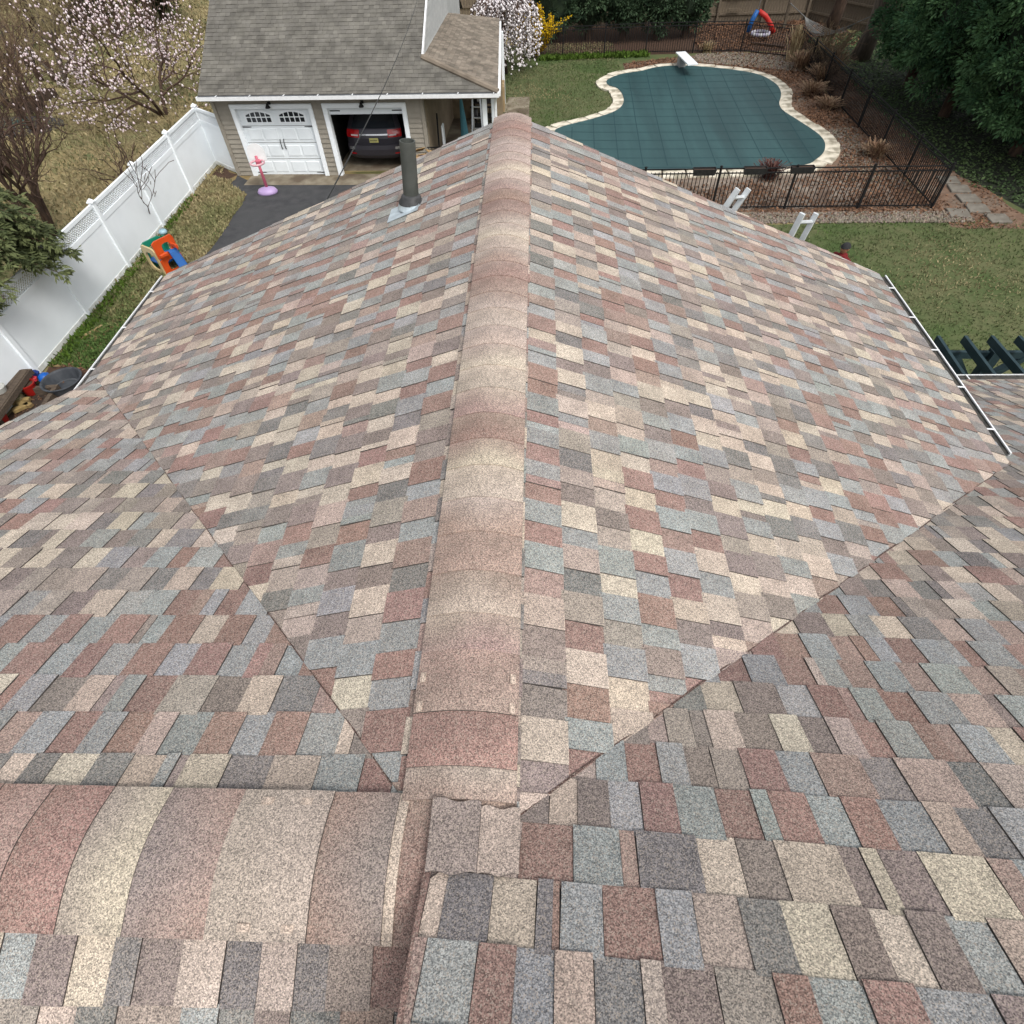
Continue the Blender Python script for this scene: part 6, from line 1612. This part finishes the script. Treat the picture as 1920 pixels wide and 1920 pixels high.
p = at(88, 712, G + .12); q = MB(); q.lathe([(.001, 0), (.09, .02), (.14, .08), (.15, .14), (.12, .22), (.06, .27), (.001, .28)], (p[0], p[1], G + .02), 16); o = q.build('toy_ball', plain('blue_ball', S(20, 100, 196), .4), smooth=True); tag(o, 'bright blue ball beside the timber step', 'ball')
p = at(31, 748, G + .1); q = MB(Matrix.Translation((p[0], p[1], G)) @ Matrix.Rotation(.5, 4, 'Z')); q.bbox((0, 0, .09), (.26, .22, .14), .015); q.tube([(.06 * math.cos(6.283 * k / 12), .06 * math.sin(6.283 * k / 12), .17) for k in range(13)], .018, 5); o = q.build('concrete_block', mat('yellow_grey_block', S(190, 180, 136), S(160, 150, 116), 6, .8)); tag(o, 'small pale yellow block below the deck fascia', 'block')
for i, (px, py, ang) in enumerate([(46, 757, .3), (52, 764, -.2), (45, 770, .8)]):
    p = at(px, py); q = MB(Matrix.Translation((p[0], p[1], G + .03)) @ Matrix.Rotation(ang, 4, 'Z')); q.bbox((0, 0, .06), (.34, .11, .08), .01); o = q.build('firewood_offcut', mat('offcut%d' % i, S(176, 152, 100), S(146, 122, 82), 9, .85)); tag(o, ['tan wood offcut lying highest in the timber step', 'tan wood offcut in the middle of the timber step', 'tan wood offcut lying near the house roof edge'][i], 'wood offcut', 'wood offcuts')
p = at(2, 700, G + .42); t = thing('watering_can', (p[0], p[1], G + .42), 'grey-blue watering can standing on the raised deck', 'watering can')
q = MB(); q.lathe([(0, .0), (.15, 0), (.17, .2), (.15, .3), (.1, .32), (0, .33)], (p[0], p[1], G + .42), 16); q.build('tank', plain('grey_blue_plastic', S(150, 162, 168), .5), t, smooth=True, keep=True)
q = MB(); q.tube([(p[0] - .16, p[1], G + .5), (p[0] - .36, p[1], G + .8)], [.03, .02], 8); q.tube([(p[0] + .1, p[1], G + .73), (p[0] + .28, p[1], G + .68), (p[0] + .17, p[1], G + .48)], .018, 6); q.build('spout', plain('grey_blue_spout', S(140, 152, 158), .5), t, keep=True)
p = at(2, 734, G + .42); q = MB(); q.lathe([(0, 0), (.12, 0), (.15, .12), (.13, .13), (0, .1)], (p[0], p[1], G + .42), 16); o = q.build('plastic_bowl', plain('pale_bowl', S(206, 206, 200), .5)); tag(o, 'pale round bowl on the raised deck planks', 'bowl')

# ================================================================== wild yard objects and far shed
dkw = mat('dark_timber', S(92, 78, 66), S(70, 58, 50), 6, .9)
def crate(px, py, sx, sy, sz, ang, m, name, label, cat):
    p = at(px, py); t = thing(name, (p[0], p[1], G), label, cat); Mx = Matrix.Translation((p[0], p[1], G)) @ Matrix.Rotation(ang, 4, 'Z')
    for a_, s_ in (((0, -sy / 2, sz / 2), (sx, .04, sz)), ((0, sy / 2, sz / 2), (sx, .04, sz)), ((-sx / 2, 0, sz / 2), (.04, sy - .05, sz)), ((sx / 2, 0, sz / 2), (.04, sy - .05, sz))):
        q = MB(Mx); q.box(a_, s_); q.build('side', m, t, keep=True)
    q = MB(Mx); q.box((0, 0, sz * .7), (sx - .05, sy - .05, .03)); q.build('fill', m_mulch, t, keep=True)
crate(62, 212, 1.0, .9, .5, .3, dkw, 'raised_planter', 'dark wooden raised planter in the wild yard', 'planter')
crate(92, 186, .7, .5, .35, .1, dkw, 'wooden_crate', 'small dark wooden crate behind the raised planter', 'crate')
b = MB(); p = at(25, 240); P = smooth_loop([(p[0] + 2.2 * math.cos(a), p[1] + 1.2 * math.sin(a)) for a in np.linspace(0, 5.6, 8)], 3); b.prism(P, G, G + .06); t = b.build('pond_liner', mat('grey_liner', S(92, 88, 88), S(72, 68, 68), 2, .7)); tag(t, 'grey flat tarpaulin spread on the wild yard ground', 'tarpaulin')
b = MB(); p = at(30, 233); b.prism(smooth_loop([(p[0] + .7 * math.cos(a), p[1] + .35 * math.sin(a)) for a in np.linspace(0, 5.6, 7)], 3), G + .061, G + .08); t = b.build('teal_mat', plain('teal_mat', S(64, 96, 92), .7)); tag(t, 'dark teal mat lying on the grey tarpaulin', 'mat')
for i, (px, py) in enumerate([(77, 152), (104, 152)]):
    p = at(px, py); b = MB(); b.tube([(p[0], p[1], G), (p[0] + .02, p[1], G + .8)], [.16, .13], 9); o = b.build('tree_stump', MT['bark']); tag(o, ['tall brown stump by the pale leafless tree', 'tall brown stump between stump and cherry'][i], 'stump')
p = (-15.5, 41.5); t = thing('shed', (p[0], p[1], G), 'pale blue sided shed behind the garage and cherry', 'shed')
bs = mat('pale_blue_siding', S(186, 196, 208), S(170, 180, 192), 3, .7)
for k in range(18):
    q = MB(); q.box((p[0], p[1] - 1.5 - .004 * (k % 2), G + .08 + k * .15), (4.2, .04, .146)); q.build('siding_board', bs, t, keep=True)
q = MB(); q.box((p[0], p[1] + .05, G + 1.35), (4.1, 3.0, 2.68)); q.build('wall', bs, t, keep=True)
q = MB(); q.add([(p[0] - 2.4, p[1] - 1.8, G + 2.6), (p[0] + 2.4, p[1] - 1.8, G + 2.6), (p[0] + 2.4, p[1], G + 3.7), (p[0] - 2.4, p[1], G + 3.7), (p[0] + 2.4, p[1] + 1.8, G + 2.6), (p[0] - 2.4, p[1] + 1.8, G + 2.6)], [(0, 1, 2, 3), (3, 2, 4, 5)]); q.build('roof', plain('shed_roof', S(120, 118, 118), .9), t, keep=True)

# ================================================================== the man on the lawn
pm_ = at(1590, 455, G + 1.78)
man = thing('person', (pm_[0], pm_[1], G), 'person in black knit cap and red jacket standing on the lawn', 'person')
FACE = rad(205)                       # turned towards the house
PMx = Matrix.Translation((pm_[0], pm_[1], G)) @ Matrix.Rotation(FACE - math.pi / 2 - math.pi, 4, 'Z')   # local -y is forward
def skin(name, verts, edges, m, parent=man, lv=2, Mx=PMx):
    me = bpy.data.meshes.new(name); me.from_pydata([(Mx @ Vector(v[:3]))[:] for v in verts], edges, []); o = bpy.data.objects.new(name, me); COL.objects.link(o)
    md = o.modifiers.new('skin', 'SKIN'); md.use_smooth_shade = True
    sk = me.skin_vertices[0].data if me.skin_vertices else None
    if sk is None:
        bpy.context.view_layer.objects.active = o
    for i, v in enumerate(verts):
        rx = v[3]; ry = v[4] if len(v) > 4 else v[3]
        me.skin_vertices[0].data[i].radius = (rx, ry)
    me.skin_vertices[0].data[0].use_root = True
    s2 = o.modifiers.new('sub', 'SUBSURF'); s2.levels = lv; s2.render_levels = lv
    me.materials.append(m); adopt(o, parent); return o
skinm = mat('skin', S(190, 140, 112), S(176, 126, 100), 12, .6)
redj = mat('red_jacket', S(132, 34, 38), S(110, 26, 30), 9, .85); jean = mat('dark_jeans', S(48, 54, 68), S(38, 42, 54), 12, .9)
def sk_mesh(name, verts, edges, m, **k):
    me0 = bpy.data.meshes.new('t')
    bpy.data.meshes.remove(me0)
    return skin(name, verts, edges, m, **k)
try:
    V = [(0, 0, .98, .15, .12), (0, 0, 1.12, .16, .12), (0, 0, 1.3, .18, .13), (0, .01, 1.42, .15, .1), (0, 0, 1.5, .062, .062), (0, -.01, 1.58, .058, .058),
         (-.19, .01, 1.42, .075), (-.25, .03, 1.15, .055), (-.22, -.12, .93, .042), (.19, .01, 1.42, .075), (.25, .03, 1.15, .055), (.22, -.12, .93, .042),
         (-.1, 0, .9, .1), (-.11, -.02, .5, .068), (-.11, .02, .09, .045), (-.11, -.14, .05, .045), (.1, 0, .9, .1), (.11, -.02, .5, .068), (.11, .02, .09, .045), (.11, -.14, .05, .045)]
    E = [(0, 1), (1, 2), (2, 3), (3, 4), (4, 5), (3, 6), (6, 7), (7, 8), (3, 9), (9, 10), (10, 11), (0, 12), (12, 13), (13, 14), (14, 15), (0, 16), (16, 17), (17, 18), (18, 19)]
    body = skin('body', V, E, redj)
    for s in (-1, 1):
        hx, hy, hz = s * .22, -.13, .9
        HV = [(hx, hy, hz, .032), (hx, hy - .02, hz - .07, .03)]; HE = [(0, 1)]
        for k, (dx, ln) in enumerate([(-.03, .07), (-.01, .085), (.01, .08), (.03, .06)]):
            b_ = len(HV); HV += [(hx + dx, hy - .025, hz - .1, .009), (hx + dx, hy - .04, hz - .1 - ln * .5, .008), (hx + dx, hy - .03, hz - .1 - ln, .007)]; HE += [(1, b_), (b_, b_ + 1), (b_ + 1, b_ + 2)]
        b_ = len(HV); HV += [(hx - s * .035, hy - .04, hz - .05, .01), (hx - s * .045, hy - .06, hz - .09, .009)]; HE += [(0, b_), (b_, b_ + 1)]
        skin('hand', HV, HE, skinm, lv=1)
except Exception as ex:
    print('skin failed', ex)
# head with face
hd = MB(PMx); n = 20; rows = 14; V = []
for i in range(rows + 1):
    ph = -math.pi / 2 + math.pi * i / rows; z = math.sin(ph); cr = math.cos(ph)
    for j in range(n):
        a = 2 * math.pi * j / n; x, y = .078 * cr * math.cos(a), .098 * cr * math.sin(a)
        jaw = 1 - .28 * max(0, -z) ** 1.5; x *= jaw
        fr_ = max(0, -math.sin(a)) ** 6
        if -.25 < z < .12: y -= .022 * fr_ * (1 - abs(z + .12) / .3) * (abs(math.cos(a)) < .35)
        V.append((x, y - .01, 1.655 + .115 * z))
hd.add(V, [(i * n + j, i * n + (j + 1) % n, (i + 1) * n + (j + 1) % n, (i + 1) * n + j) for i in range(rows) for j in range(n)])
head = hd.build('head', skinm, man, smooth=True, keep=True)
for s in (-1, 1):
    q = MB(PMx); q.lathe([(.001, -.007), (.011, 0), (.001, .007)], (s * .03, -.098, 1.665), 8); q.build('eye', MT['black_plastic'], head, keep=True)
    q = MB(PMx); q.lathe([(.001, -.03), (.015, -.01), (.015, .015), (.001, .03)], (s * .083, .005, 1.65), 8); q.build('ear', skinm, head, smooth=True, keep=True)
q = MB(PMx); q.box((0, -.098, 1.598), (.045, .012, .009)); q.build('mouth', plain('lips', S(140, 80, 74), .6), head, keep=True)
q = MB(PMx); V = []
for i in range(8):
    ph = math.pi / 2 * i / 7; zc_, cr = math.sin(ph), math.cos(ph)
    for j in range(n): a = 2 * math.pi * j / n; V.append((.092 * cr * math.cos(a), -.01 + .112 * cr * math.sin(a), 1.685 + .1 * zc_))
q.add(V, [(i * n + j, i * n + (j + 1) % n, (i + 1) * n + (j + 1) % n, (i + 1) * n + j) for i in range(7) for j in range(n)]); q.tube([(.09 * math.cos(6.283 * k / 20), -.01 + .11 * math.sin(6.283 * k / 20), 1.69) for k in range(21)], .014, 6); q.build('knit_cap', mat('black_knit', (.016, .016, .018), (.03, .03, .032), 60, .95), man, smooth=True, keep=True)
q = MB(PMx); q.tube([(.07 * math.cos(6.283 * k / 16), .01 + .075 * math.sin(6.283 * k / 16), 1.5) for k in range(17)], .032, 7); q.build('collar', redj, man, smooth=True, keep=True)
bpy.context.view_layer.update()
